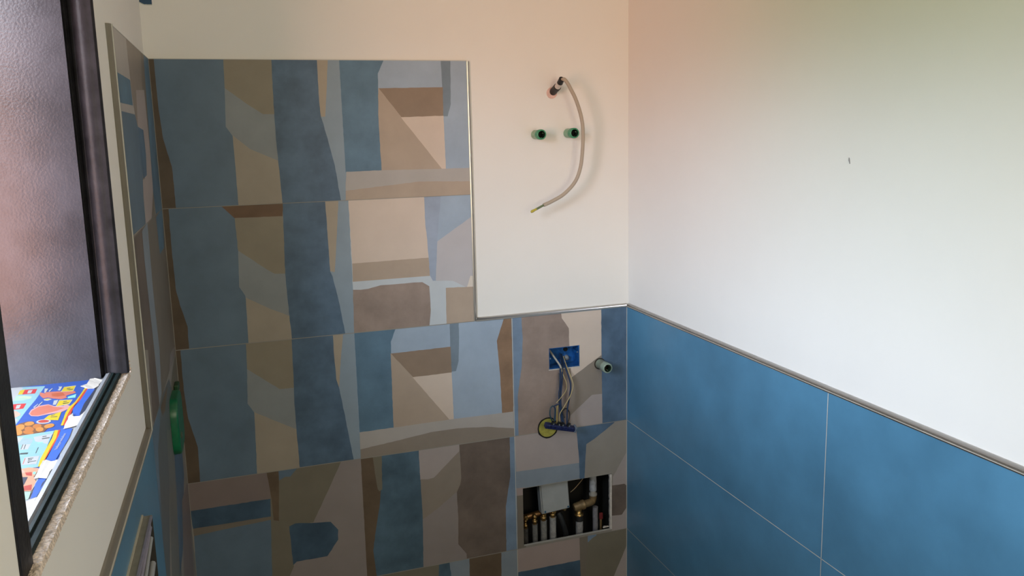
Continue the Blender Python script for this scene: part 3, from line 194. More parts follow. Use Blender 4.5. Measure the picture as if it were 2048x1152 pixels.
FLYER_PRINT=[('p_blue',[(-0.1217,-0.9),(-0.0672,-0.9101),(-0.0631,-0.9065),(-0.0419,-0.9647),(-0.0464,-1.0543),(-0.043,-1.1124),(-0.0519,-1.1108),(-0.0548,-1.1744),(-0.0385,-1.2841),(-0.0385,-1.3243),(-0.1099,-1.2961),(-0.2072,-0.9)]),('p_cyan',[(-0.192,-0.9059),(-0.1837,-0.9063),(-0.126,-0.9208),(-0.1244,-0.9986),(-0.1256,-1.055),(-0.1249,-1.1248),(-0.1223,-1.1411),(-0.1378,-1.1348)]),('p_white',[(-0.192,-0.9059),(-0.1663,-0.9103),(-0.1591,-0.9171),(-0.1566,-0.9761),(-0.1567,-1.0078),(-0.1691,-1.0027)]),('p_mint',[(-0.1594,-0.9609),(-0.1345,-0.9736),(-0.1327,-0.9883),(-0.1425,-0.9934),(-0.1565,-0.9899)]),('p_green',[(-0.155,-0.9698),(-0.1472,-0.9659),(-0.1329,-0.9813),(-0.1353,-0.9872),(-0.1445,-0.9788),(-0.1513,-0.9783)]),('p_yellow',[(-0.1595,-0.9441),(-0.1604,-0.9315),(-0.1535,-0.9282),(-0.1517,-0.957),(-0.1579,-0.9568)]),('p_red',[(-0.1536,-0.9306),(-0.135,-0.9334),(-0.133,-0.9599),(-0.1517,-0.9582)]),('p_white',[(-0.1472,-0.937),(-0.141,-0.9366),(-0.1397,-0.9547),(-0.1453,-0.9548)]),('p_red',[(-0.1527,-1.0094),(-0.1341,-1.0126),(-0.1325,-1.0395),(-0.1493,-1.0401)]),('p_white',[(-0.1464,-1.0164),(-0.1404,-1.0167),(-0.1388,-1.0348),(-0.1438,-1.0359)]),('p_skin',[(-0.1467,-1.0464),(-0.1408,-1.0467),(-0.1303,-1.0656),(-0.1295,-1.0741),(-0.1339,-1.0823),(-0.1385,-1.0785)]),('p_white',[(-0.138,-1.0807),(-0.1281,-1.0907),(-0.1249,-1.1248),(-0.1223,-1.1411),(-0.1378,-1.1348),(-0.1525,-1.0728)]),('p_salmon',[(-0.1268,-0.9564),(-0.1157,-0.9683),(-0.1206,-0.959),(-0.107,-0.961),(-0.0913,-0.9639),(-0.0729,-0.9716),(-0.0698,-0.9825),(-0.0813,-0.992),(-0.0813,-0.9991),(-0.0778,-1.0052),(-0.0853,-1.0113),(-0.0979,-1.0027),(-0.1085,-0.9925),(-0.1141,-0.9948),(-0.1231,-0.9747)]),('p_orange',[(-0.1068,-0.972),(-0.0913,-0.9712),(-0.0833,-0.9912),(-0.0934,-0.9941),(-0.1032,-0.9877)]),('p_white',[(-0.1125,-1.0001),(-0.1062,-0.9981),(-0.0999,-1.0053),(-0.1048,-1.0112),(-0.1104,-1.0078)]),('p_yellow',[(-0.111,-0.9984),(-0.1046,-0.9999),(-0.1019,-1.0045),(-0.1084,-1.0052)]),('p_teal',[(-0.078,-1.0005),(-0.0678,-0.9905),(-0.0658,-1.0102),(-0.0769,-1.0102)]),('p_white',[(-0.0938,-0.9392),(-0.0766,-0.9375),(-0.0754,-0.9717),(-0.0945,-0.9674)]),('p_yellow',[(-0.0943,-0.9403),(-0.0771,-0.9404),(-0.0764,-0.9696),(-0.0937,-0.9665)]),('p_ink',[(-0.0887,-0.9502),(-0.0831,-0.9487),(-0.0831,-0.9525),(-0.0876,-0.9543)]),('p_ink',[(-0.0875,-0.9569),(-0.0778,-0.9572),(-0.0779,-0.9609),(-0.0827,-0.9626)]),('p_white',[(-0.1038,-0.9338),(-0.0978,-0.9351),(-0.0966,-0.9592),(-0.1012,-0.9549),(-0.1009,-0.9426)]),('p_pink',[(-0.1186,-1.0703),(-0.1195,-1.0512),(-0.1135,-1.0343),(-0.0999,-1.0312),(-0.0896,-1.0442),(-0.0754,-1.05),(-0.0739,-1.0419),(-0.0611,-1.0602),(-0.0728,-1.0808),(-0.0896,-1.0843),(-0.1024,-1.0892),(-0.1126,-1.084)]),('p_salmon',[(-0.1167,-1.0711),(-0.1172,-1.0564),(-0.1113,-1.0396),(-0.0989,-1.036),(-0.0887,-1.0489),(-0.0718,-1.0601),(-0.0804,-1.0715),(-0.093,-1.0788),(-0.1033,-1.0848),(-0.112,-1.0812)]),('p_white',[(-0.0877,-1.0149),(-0.0679,-1.0197),(-0.0684,-1.0452),(-0.0867,-1.0497)]),('p_yellow',[(-0.0873,-1.0173),(-0.0689,-1.0208),(-0.0698,-1.042),(-0.0862,-1.0477)]),('p_ink',[(-0.0805,-1.0247),(-0.075,-1.0247),(-0.0748,-1.0275),(-0.0795,-1.0284)]),('p_ink',[(-0.08,-1.0338),(-0.0704,-1.0338),(-0.0705,-1.0366),(-0.0773,-1.0389)]),('p_white',[(-0.0955,-1.0139),(-0.0893,-1.0131),(-0.088,-1.0393),(-0.0926,-1.0374)]),('p_yellow',[(-0.0883,-1.0909),(-0.073,-1.0797),(-0.07,-1.1203),(-0.0915,-1.1096)]),('p_ink',[(-0.0848,-1.0913),(-0.0794,-1.0895),(-0.0795,-1.0921),(-0.0836,-1.0944)]),('p_ink',[(-0.0839,-1.0987),(-0.0745,-1.1002),(-0.0743,-1.1031),(-0.0831,-1.1015)]),('p_white',[(-0.0792,-1.12),(-0.0792,-1.1245),(-0.0812,-1.1277),(-0.0847,-1.1291),(-0.0892,-1.1283),(-0.0936,-1.1256),(-0.0972,-1.1214),(-0.0992,-1.1166),(-0.0992,-1.1121),(-0.0973,-1.1088),(-0.0937,-1.1073),(-0.0892,-1.1081),(-0.0847,-1.1109),(-0.0812,-1.1152)]),('p_sauce',[(-0.0819,-1.1185),(-0.082,-1.1215),(-0.0836,-1.1236),(-0.0863,-1.1244),(-0.0896,-1.1238),(-0.0929,-1.122),(-0.0955,-1.1192),(-0.0969,-1.116),(-0.0968,-1.113),(-0.0953,-1.1109),(-0.0926,-1.11),(-0.0892,-1.1106),(-0.0859,-1.1125),(-0.0833,-1.1153)]),('p_white',[(-0.1235,-0.937),(-0.1176,-0.9394),(-0.1172,-0.9641),(-0.1194,-0.9608)]),('p_white',[(-0.1143,-0.9531),(-0.1119,-0.9393),(-0.1107,-0.9423),(-0.1121,-0.9614)]),('p_white',[(-0.1192,-1.0385),(-0.116,-1.0223),(-0.1152,-1.0249),(-0.1169,-1.0437)]),('p_white',[(-0.114,-1.032),(-0.1119,-1.0129),(-0.1107,-1.0156),(-0.1122,-1.0349)]),('p_brownp',[(-0.1238,-1.1346),(-0.1211,-1.115),(-0.1118,-1.1091),(-0.1038,-1.1123),(-0.0992,-1.1239),(-0.0891,-1.1299),(-0.0722,-1.1367),(-0.0701,-1.1452),(-0.0769,-1.1499),(-0.0801,-1.1723),(-0.0987,-1.1754),(-0.1149,-1.1741)]),('p_nug',[(-0.1114,-1.1283),(-0.1105,-1.1337),(-0.1111,-1.1387),(-0.1128,-1.1423),(-0.1155,-1.1437),(-0.1185,-1.1428),(-0.1213,-1.1396),(-0.1234,-1.1349),(-0.1243,-1.1294),(-0.1238,-1.1244),(-0.1221,-1.1207),(-0.1194,-1.1192),(-0.1163,-1.1202),(-0.1134,-1.1234)]),('p_nug',[(-0.1011,-1.1193),(-0.1006,-1.1236),(-0.1015,-1.1273),(-0.1034,-1.1297),(-0.106,-1.1303),(-0.1089,-1.129),(-0.1114,-1.1261),(-0.1131,-1.122),(-0.1136,-1.1177),(-0.1128,-1.1139),(-0.1109,-1.1115),(-0.1082,-1.1108),(-0.1053,-1.1121),(-0.1028,-1.1152)]),('p_nug2',[(-0.0881,-1.137),(-0.0875,-1.142),(-0.0881,-1.146),(-0.0898,-1.1484),(-0.0923,-1.1486),(-0.095,-1.1466),(-0.0975,-1.1428),(-0.0992,-1.1379),(-0.0999,-1.1329),(-0.0993,-1.1288),(-0.0976,-1.1264),(-0.0951,-1.1262),(-0.0924,-1.1282),(-0.0898,-1.1321)]),('p_nug',[(-0.0712,-1.14),(-0.0707,-1.1446),(-0.0715,-1.1487),(-0.0735,-1.1516),(-0.0762,-1.1525),(-0.0791,-1.1515),(-0.0817,-1.1486),(-0.0834,-1.1445),(-0.0839,-1.1399),(-0.0831,-1.1357),(-0.0811,-1.1328),(-0.0784,-1.1318),(-0.0754,-1.1328),(-0.0729,-1.1358)]),('p_nug2',[(-0.0949,-1.1511),(-0.0946,-1.1558),(-0.0958,-1.1586),(-0.0981,-1.1591),(-0.1011,-1.1571),(-0.1043,-1.153),(-0.107,-1.1476),(-0.1087,-1.142),(-0.109,-1.1373),(-0.1079,-1.1343),(-0.1055,-1.1339),(-0.1024,-1.1359),(-0.0992,-1.1401),(-0.0965,-1.1455)]),('p_nug',[(-0.0822,-1.1539),(-0.0817,-1.1584),(-0.0823,-1.1618),(-0.0839,-1.1636),(-0.0862,-1.1633),(-0.0887,-1.1611),(-0.0909,-1.1573),(-0.0924,-1.1527),(-0.093,-1.1483),(-0.0924,-1.1448),(-0.0908,-1.143),(-0.0885,-1.1432),(-0.0859,-1.1455),(-0.0837,-1.1493)]),('p_nug',[(-0.1078,-1.1578),(-0.1072,-1.163),(-0.1079,-1.1667),(-0.1098,-1.1682),(-0.1125,-1.1671),(-0.1155,-1.1637),(-0.1181,-1.1586),(-0.12,-1.1528),(-0.1207,-1.1475),(-0.12,-1.1437),(-0.1181,-1.1422),(-0.1153,-1.1433),(-0.1123,-1.1468),(-0.1096,-1.152)]),('p_nug2',[(-0.0919,-1.1662),(-0.092,-1.1695),(-0.0936,-1.1712),(-0.0964,-1.1708),(-0.0999,-1.1685),(-0.1034,-1.1648),(-0.1061,-1.1602),(-0.1077,-1.1558),(-0.1077,-1.1524),(-0.1061,-1.1507),(-0.1032,-1.1511),(-0.0997,-1.1534),(-0.0962,-1.1572),(-0.0934,-1.1618)]),('p_nug',[(-0.1101,-1.1352),(-0.1094,-1.1399),(-0.1099,-1.1438),(-0.1115,-1.1462),(-0.1139,-1.1467),(-0.1165,-1.1452),(-0.1189,-1.142),(-0.1207,-1.1376),(-0.1214,-1.133),(-0.1209,-1.129),(-0.1193,-1.1265),(-0.1169,-1.126),(-0.1142,-1.1275),(-0.1118,-1.1308)]),('p_cyan',[(-0.1172,-1.1735),(-0.0661,-1.1674),(-0.0647,-1.1946),(-0.0584,-1.306),(-0.0789,-1.3065),(-0.0863,-1.3092)]),('p_white',[(-0.1122,-1.1772),(-0.1016,-1.1797),(-0.103,-1.2114),(-0.1053,-1.2055)]),('p_greyc',[(-0.1008,-1.1836),(-0.0868,-1.1927),(-0.0852,-1.2102),(-0.1024,-1.2116)]),('p_white',[(-0.0883,-1.1851),(-0.065,-1.1786),(-0.0665,-1.1991),(-0.0636,-1.2222),(-0.0822,-1.2047)]),('p_ink',[(-0.0774,-1.1869),(-0.0719,-1.1861),(-0.0716,-1.1892),(-0.0762,-1.19)]),('p_ink',[(-0.0762,-1.1955),(-0.067,-1.1937),(-0.066,-1.1976),(-0.0749,-1.1991)]),('p_teal',[(-0.0782,-1.2114),(-0.0759,-1.2098),(-0.071,-1.2109),(-0.0718,-1.2148),(-0.0767,-1.2161)]),('p_white',[(-0.0964,-1.2107),(-0.0856,-1.2134),(-0.0849,-1.2333),(-0.0942,-1.2328)]),('p_ink',[(-0.0959,-1.2109),(-0.0949,-1.2114),(-0.0933,-1.2299),(-0.0941,-1.2296)]),('p_ink',[(-0.0925,-1.2123),(-0.0914,-1.2128),(-0.0897,-1.2314),(-0.0905,-1.2311)]),('p_ink',[(-0.0915,-1.2449),(-0.0816,-1.2465),(-0.0813,-1.2529),(-0.0907,-1.2507)]),('p_ink',[(-0.0736,-1.2313),(-0.0727,-1.2309),(-0.0712,-1.253),(-0.0721,-1.2534)]),('p_white',[(-0.0818,-1.2642),(-0.0648,-1.2649),(-0.0623,-1.2944),(-0.0797,-1.2918)]),('p_ink',[(-0.0773,-1.2691),(-0.0708,-1.2694),(-0.0706,-1.2717),(-0.0764,-1.2725)]),('p_ink',[(-0.0761,-1.2748),(-0.0713,-1.2745),(-0.071,-1.2769),(-0.0749,-1.2783)]),('p_ink',[(-0.0751,-1.2819),(-0.0652,-1.2814),(-0.0649,-1.2838),(-0.0717,-1.284),(-0.0732,-1.2871)]),('p_red2',[(-0.0811,-1.2676),(-0.0804,-1.2676),(-0.0784,-1.288),(-0.079,-1.2885)]),('p_meat',[(-0.0806,-1.3057),(-0.0692,-1.3037),(-0.0566,-1.3106),(-0.0538,-1.3245),(-0.0566,-1.3376),(-0.0494,-1.3577),(-0.0489,-1.3747),(-0.0499,-1.3841),(-0.0587,-1.3806),(-0.0644,-1.3784)]),('p_skin',[(-0.0779,-1.3095),(-0.0743,-1.3091),(-0.0699,-1.3181),(-0.0728,-1.3241)]),('p_sauce',[(-0.0694,-1.3201),(-0.0618,-1.3213),(-0.059,-1.3349),(-0.066,-1.3304)]),('p_teal',[(-0.0605,-1.3218),(-0.0575,-1.3212),(-0.0562,-1.3307),(-0.0589,-1.3297)]),('p_dark',[(-0.074,-1.3325),(-0.0628,-1.3369),(-0.0617,-1.3613),(-0.069,-1.3551)]),('p_sauce',[(-0.0609,-1.365),(-0.0531,-1.3631),(-0.05,-1.3808),(-0.0585,-1.3791)]),('p_mint',[(-0.0632,-1.3813),(-0.0494,-1.3851),(-0.0473,-1.4072),(-0.0562,-1.4129)]),('p_white',[(-0.0562,-1.4129),(-0.0388,-1.4043),(-0.0385,-1.4066),(-0.0385,-1.4568),(-0.0436,-1.4598)]),('p_white',[(-0.0559,-1.2823),(-0.0385,-1.2893),(-0.0385,-1.3211),(-0.0403,-1.3493),(-0.0496,-1.3421),(-0.049,-1.3713),(-0.0492,-1.3843),(-0.0497,-1.3711),(-0.0508,-1.3452)]),('p_yellow',[(-0.0601,-0.9596),(-0.057,-0.9609),(-0.0581,-0.9922),(-0.0596,-1.04),(-0.0618,-1.0695),(-0.0616,-1.0947),(-0.0607,-1.1191),(-0.0582,-1.149),(-0.0618,-1.1475),(-0.0639,-1.1138),(-0.0661,-1.0887),(-0.0659,-1.0593),(-0.062,-1.0368),(-0.0608,-1.0029),(-0.0602,-0.9793)]),('p_red2',[(-0.0566,-0.9635),(-0.0544,-0.9669),(-0.0549,-1.0006),(-0.0557,-1.0304),(-0.0594,-1.0555),(-0.0585,-1.0751),(-0.0572,-1.0965),(-0.0587,-1.108),(-0.0562,-1.1479),(-0.0585,-1.1489),(-0.0607,-1.1191),(-0.0618,-1.0884),(-0.0618,-1.0695),(-0.0596,-1.04),(-0.058,-0.997)]),('p_yellow',[(-0.0657,-1.1667),(-0.0611,-1.1676),(-0.0573,-1.2028),(-0.0571,-1.2476),(-0.0549,-1.3046),(-0.0584,-1.306),(-0.0614,-1.2769),(-0.0622,-1.2376),(-0.0627,-1.2023)]),('p_red2',[(-0.0611,-1.1676),(-0.0584,-1.1678),(-0.0559,-1.1929),(-0.0551,-1.2256),(-0.055,-1.2795),(-0.0528,-1.3054),(-0.0547,-1.3054),(-0.0571,-1.2476),(-0.0573,-1.2028)]),('p_blue2',[(-0.0584,-1.1614),(-0.043,-1.1676),(-0.0405,-1.2079),(-0.0412,-1.254),(-0.042,-1.2906),(-0.0443,-1.2942),(-0.0535,-1.2846),(-0.0551,-1.2256),(-0.0559,-1.1929)]),('p_blue2',[(-0.0544,-0.9669),(-0.0432,-0.9691),(-0.0437,-0.9958),(-0.0464,-1.0543),(-0.0446,-1.0913),(-0.043,-1.1124),(-0.0512,-1.111),(-0.0554,-1.0931),(-0.0585,-1.0751),(-0.0584,-1.0581),(-0.0557,-1.0304),(-0.0549,-1.0006)]),('p_blue2',[(-0.049,-1.3424),(-0.0408,-1.3482),(-0.0393,-1.3668),(-0.04,-1.4038),(-0.0454,-1.4079),(-0.047,-1.3868),(-0.0496,-1.3628)]),('p_dark',[(-0.0426,-0.9644),(-0.0415,-0.9648),(-0.039,-1.0894),(-0.0427,-1.1105),(-0.0447,-1.1016),(-0.0468,-1.0519),(-0.0438,-0.9909)]),('p_dark',[(-0.0403,-1.3511),(-0.0399,-1.3699),(-0.0412,-1.381),(-0.0422,-1.364)]),('p_dark',[(-0.0482,-1.3783),(-0.0465,-1.3918),(-0.046,-1.4077),(-0.0467,-1.4074),(-0.0478,-1.3913)])]
TAPE_OUTLINES=[[(-0.0676,-0.9519),(-0.0602,-0.9409),(-0.0599,-0.904),(-0.0379,-0.9267),(-0.0391,-0.96),(-0.0443,-0.9729),(-0.0529,-0.9718),(-0.061,-0.9609)],[(-0.0541,-1.0997),(-0.0501,-1.1165),(-0.0417,-1.1189),(-0.0382,-1.0938),(-0.0367,-1.1047),(-0.0373,-1.1595),(-0.0544,-1.1693),(-0.0577,-1.1124)],[(-0.0559,-1.2914),(-0.0519,-1.2891),(-0.0455,-1.2955),(-0.0357,-1.2936),(-0.0361,-1.3255),(-0.0391,-1.3262),(-0.0394,-1.3527),(-0.0483,-1.3475),(-0.0541,-1.3487)],[(-0.0494,-1.42),(-0.0388,-1.4089),(-0.0379,-1.4349),(-0.0378,-1.4608),(-0.0396,-1.4587)]]

# ------------------------------------------------------------------ the room shell
H = 2.60; YF = -3.30
CAV = (1.010, 1.360, .330, .665)      # the cavity behind the cut-out is larger
CAB = (1.028, 1.355, .406, .613)     # opening of the pipe cabinet in the back wall: x0, x1, z0, z1
EBX = (1.129, 1.238, 1.012, 1.084)   # opening of the flush electrical box
bk = lambda u, v, d: (u, d, v)
lf = lambda u, v, d: (d, u, v)
TRX = .880                            # the high tiled field ends here
TRL = -.672                           # the tiled strip on the window wall ends here

mb = MB(); slab(mb, bk, WX-.005, W+.16, 0, H, [CAV, EBX], .010, .16, M_PLASTER)
wall_back = mb.build('wall_back', kind='structure')
def grout(mb, fn, u0, u1, v0, v1, d, sgn, m_=None):
    mb.face([fn(u0, v0, d), fn(u1, v0, d), fn(u1, v1, d), fn(u0, v1, d)], m_ or M_GROUTDIM)
# patterned tiles on the back wall
mb = MB()
for a, b, c, d in sheet_cells(sorted({0, TRX, W, CAB[0], CAB[1], EBX[0], EBX[1]}), sorted({0, 1.2, 2.0, CAB[2], CAB[3], EBX[2], EBX[3]}), [CAB, EBX, (TRX, W, 1.2, 2.0)]):
    mb.face([bk(a, c, 0), bk(b, c, 0), bk(b, d, 0), bk(a, d, 0)], tile_mat('greige2'))
lay = {}
for r, c, P in BACK_PATTERN:
    lay[r] = lay.get(r, 0)+1; y = -lay[r]*3e-5
    mb.poly(wobble(P), lambda a, b, y=y: (a, y, b), tile_mat(c))
G = -.0012; g = .0011
for z in (1.6,): grout(mb, bk, 0, TRX, z-g*.8, z+g*.8, G, 1)
grout(mb, bk, 0, TRX, 1.2-g, 1.2+g, G, 1)
grout(mb, bk, 0, W, .8-g, .8+g, G, 1)
grout(mb, bk, 0, CAB[0], .4-g, .4+g, G, 1); grout(mb, bk, CAB[0], W, .4-g, .4+g, G, 1)
grout(mb, bk, 1.0035-g, 1.0035+g, .0, 1.2, G, 1, M_GROUT)
grout(mb, bk, W-.0022, W, 0, 1.2, G, 1, M_GROUT); grout(mb, bk, 0, .0018, 0, 2.0, G, 1)
for h in (CAB, EBX):                       # raw tile edges in the cut-outs
    q = [(h[0], h[2]), (h[1], h[2]), (h[1], h[3]), (h[0], h[3])]
    for k in range(4):
        p, r = q[k], q[(k+1) % 4]; mb.face([bk(*p, -.001), bk(*r, -.001), bk(*r, .0105), bk(*p, .0105)], M_GROUT)
mb.build('tile_cladding', wall_back)

# right wall
mb = MB(); slab(mb, lf, YF-.15, .16, 0, H, [], W+.010, W+.16, M_PLASTER); wall_right = mb.build('wall_right', kind='structure')
def blue_tiles(mb, x, s, y0, y1, ys, zt=1.2):
    mb.face([(x, y0, 0), (x, y1, 0), (x, y1, zt), (x, y0, zt)], M_BLUE)
    for z in (.4, .8): mb.face([(x+s*.0006, y0, z-g), (x+s*.0006, y1, z-g), (x+s*.0006, y1, z+g), (x+s*.0006, y0, z+g)], M_GROUT)
    for y in ys: mb.face([(x+s*.0006, y-g, 0), (x+s*.0006, y+g, 0), (x+s*.0006, y+g, zt), (x+s*.0006, y-g, zt)], M_GROUT)
mb = MB(); blue_tiles(mb, W, -1, YF, 0, (-.989, -1.99, -2.99)); mb.build('tile_cladding', wall_right)
mb = MB()
mb.tube([(W+.0095, -1.0095, 1.716), (W+.009, -1.0105, 1.711), (W+.0095, -1.0125, 1.703)], [.0009, .0016, .0008], mat('scuff', (.25,.25,.27), .9), 6)
mb.build('scuff_mark', wall_right)

# left wall, with the window opening
WH = (-1.6115, -.868, 1.365, WZ1+.03)
mb = MB(); slab(mb, lf, YF-.15, .16, 0, H, [WH], -.010, WX, M_PLASTER); wall_left = mb.build('wall_left', kind='structure')
mb = MB()
mb.face([(0, TRL, 0), (0, 0, 0), (0, 0, 2.0), (0, TRL, 2.0)], tile_mat('greige2'))
lay = {}
for r, c, P in LEFT_PATTERN:
    lay[r] = lay.get(r, 0)+1; x = lay[r]*3e-5
    mb.poly(wobble(P, .0004), lambda a, b, x=x: (x, a, b), tile_mat(c))
for z in (.4, .8, 1.2, 1.6): mb.face([(.0005, TRL, z-g), (.0005, 0, z-g), (.0005, 0, z+g), (.0005, TRL, z+g)], M_GROUTDIM)
mb.face([(.0005, -.0018, 0), (.0005, 0, 0), (.0005, 0, 2), (.0005, -.0018, 2)], M_GROUTDIM)
blue_tiles(mb, 0, 1, YF, TRL+.001, (-1.66, -2.66))
mb.build('tile_cladding', wall_left)

mb = MB(); slab(mb, bk, WX-.005, W+.16, 0, H, [], YF, YF-.15, M_PLASTER); mb.build('wall_front', kind='structure')
mb = MB(); mb.box(WX-.005, W+.16, YF-.15, .16, H, H+.12, M_PLASTER); mb.build('ceiling', kind='structure')
mb = MB(); mb.box(WX-.005, W+.16, YF-.15, .16, -.12, 0, mat('floor_screed', (.22,.21,.20), .9, mottle=.15)); mb.build('floor', kind='structure')

# ------------------------------------------------------------------ metal edge trims
def trim(n, p0, p1, wall, out, M_TRIM=M_TRIM):
    """quarter-round profile from p0 to p1; wall = vector away from the tiles, out = vector into the room"""
    wv = Vector(wall); ov = Vector(out); prof = [(-.0022, .0014), (.0003, .0014), (.0006, -.0006), (.0022, -.0004), (.0050, -.0010), (.0076, -.0030), (.0090, -.0060), (.0094, -.0100), (-.0022, -.0100)]
    A = [Vector(p0)+wv*a+ov*b for a, b in prof]; B = [Vector(p1)+wv*a+ov*b for a, b in prof]; mb = MB(); k = len(prof)
    for i in range(k-1): mb.face([A[i], B[i], B[i+1], A[i+1]], M_TRIM if i != 1 else M_GROUT, 3 <= i <= 6)
    mb.face(A, M_TRIM); mb.face(B, M_TRIM)
    mb.weld = True
    return mb.build('trim_%d' % n, kind='structure')
trim(1, (TRX, 0, 1.2), (TRX, 0, 2.0), (1, 0, 0), (0, -1, 0))
trim(2, (TRX+.004, 0, 1.2), (W, 0, 1.2), (0, 0, 1), (0, -1, 0))
trim(3, (W, 0, 1.2), (W, YF, 1.2), (0, 0, 1), (-1, 0, 0))
trim(4, (0, TRL, 1.2), (0, TRL, 2.003), (0, -1, 0), (1, 0, 0), M_TRIMBEIGE)
trim(5, (0, TRL, 1.2), (0, YF, 1.2), (0, 0, 1), (1, 0, 0), M_TRIMBEIGE)
mb = MB(); mb.box(0, TRX, -.0006, .010, 2.0, 2.0015, M_GROUT); mb.box(-.01, .0006, TRL, 0, 2.0, 2.0015, M_GROUT); mb.build('trim_6', kind='structure')

# ------------------------------------------------------------------ window_1
win = empty('window_1', (-.02, -1.27, 1.37), kind='structure')
def far_y(x): return -.911+(-(x+.041))*.0
mb = MB()      # far jamb: moulded profile facing along the room
prof = [(.001, -.897), (.0015, -.903), (-.002, -.9065), (-.0055, -.9050), (-.010, -.9075), (-.018, -.9085), (-.026, -.9065), (-.031, -.901), (-.034, -.899), (-.036, -.9010), (-.039, -.899), (-.041, -.905), (-.046, -.905), (-.046, -.875), (-.009, -.875)]
for i in range(len(prof)-1):
    (a, b), (c, d) = prof[i], prof[i+1]
    mb.face([(a, b, WZ0+.004), (c, d, WZ0+.004), (c, d+.020, WZ1), (a, b+.020, WZ1)], M_BLACK, 1 < i < 8)
mb.weld = True; mb.build('jamb', win, label='black far jamb of the window frame')
mb = MB(); mb.face([(-.0099, -.866, 1.36), (-.0099, -.9005, 1.36), (-.0099, -.8775, WZ1+.03), (-.0099, -.866, WZ1+.03)], M_PLASTER)
mb.build('plaster_edge', wall_left)
mb = MB(); mb.face([(-.0099, -.8965, 1.36), (-.0600, -.8965, 1.36), (-.0600, -.8765, WZ1+.03), (-.0099, -.8765, WZ1+.03)], M_BLACK); mb.face([(-.0600, -.8965, 1.36), (-.0600, -.866, 1.36), (-.0600, -.866, WZ1+.03), (-.0600, -.8765, WZ1+.03)], M_BLACK); mb.build('jamb_back', win)
mb = MB(); mb.box(-.046, -.0080, WY0-.0005, WY0+.041, WZ0-.02, WZ1, M_BLACK, bev=.002); mb.build('jamb', win, label='black near jamb of the window frame')
mb = MB(); mb.box(-.046, -.002, WY0, WY1+.01, WZ1-.04, WZ1+.03, M_BLACK, bev=.002); mb.build('head', win)
mb = MB()      # bottom rail
pr = [(-.0115, 1.370), (-.0115, 1.3865), (-.0135, 1.3890), (-.0185, 1.3895), (-.0195, 1.3875), (-.0215, 1.3875), (-.0225, 1.3905), (-.0262, 1.3905), (-.0268, 1.3895), (-.0268, 1.370)]
for i in range(len(pr)-1):
    (a, b), (c, d) = pr[i], pr[i+1]; mb.face([(a, WY0+.03, b), (c, WY0+.03, d), (c, -.903, d), (a, -.903, b)], M_FRAMEGREEN)
mb.build('bottom_rail', win, label='dark green-black bottom rail')
mb = MB(); vs_ = []; n = 60
for i in range(n+1):
    y = WY0+.03+(-.905-WY0-.03)*i/n; j = noise.noise(Vector((0, y*30, 0)))*.0006
    vs_ += [(-.0268, y, 1.3885), (-.0300+j, y, 1.3905+j), (-.0355+j*1.4, y, 1.3895+j), (-.0362+j*1.4, y, 1.380)]
mb.raw(vs_, [(i*4+k, i*4+k+1, i*4+k+5, i*4+k+4) for i in range(n) for k in range(3)], M_SILVER); mb.build('sill_strip', win, label='silver aluminium strip along the sill')
mb = MB(); mb.box(WX-.03, -.030, WY0, -.870, 1.350, 1.3815, mat('outer_sill', (.62,.63,.64), .5)); mb.build('outer_sill', win)
mb = MB()      # metal lining of the far reveal, splayed outwards
mb.face([(-.0425, far_y(-.0425), 1.3815), (WX, far_y(WX), 1.3815), (WX, far_y(WX), WZ1+.03), (-.0425, far_y(-.0425), WZ1+.03)], M_LINING)
mb.face([(-.0425, far_y(-.0425), 1.3815), (-.0425, far_y(-.0425), WZ1+.03), (-.0425, -.868, WZ1+.03), (-.0425, -.868, 1.3815)], M_BLACK)
mb.face([(WX, far_y(WX), 1.3815), (WX, far_y(WX), WZ1+.03), (WX, -.868, WZ1+.03), (WX, -.868, 1.3815)], M_LINING)
mb.build('reveal_lining', win, label='glossy dark grey metal lining of the far reveal')
mb = MB(); mb.box(WX, -.046, WY0-.0004, WY0+.004, 1.3815, WZ1+.03, M_LINING); mb.build('reveal_lining', win)
mb = MB(); mb.box(WX, -.046, WY0+.004, -.870, WZ1+.02, WZ1+.03, M_LINING); mb.build('reveal_lining', win)

# rough mortar left bare between the rail and the plaster
mb = MB(); vs_ = []; n = 520; kk = 8
for i in range(n+1):
    y = WY0-.015+(-.889-WY0+.015)*i/n
    for k in range(kk):
        t = k/(kk-1); N1 = noise.noise(Vector((t*3, y*90, 1.3))); N2 = noise.noise(Vector((t*9, y*420, 4.1)))
        x = -.0125+t*(.0135+noise.noise(Vector((2, y*28, 0)))*.0022*t+noise.noise(Vector((7, y*260, 0)))*.0008*t)
        z = 1.3845-.0015*t+N1*.0012+N2*.0014 - (.006 if k == kk-1 else 0)
        vs_.append((x-.0005, y, z))
mb.raw(vs_, [(i*kk+k, i*kk+k+1, (i+1)*kk+k+1, (i+1)*kk+k) for i in range(n) for k in range(kk-1)], M_STONE)
mb.build('mortar_edge', wall_left, label='rough unplastered mortar under the window frame')
mb = MB()
for y, z, r in ((-.8965, 1.392, .0028), (-.898, 1.399, .002), (-.8955, 1.405, .0018), (-.900, 1.388, .003)):
    mb.tube([(.001, y, z-r), (.002, y-.001, z), (.001, y, z+r)], [r*.4, r, r*.3], M_STONE, 7)
mb.build('mortar_crumb', wall_left)

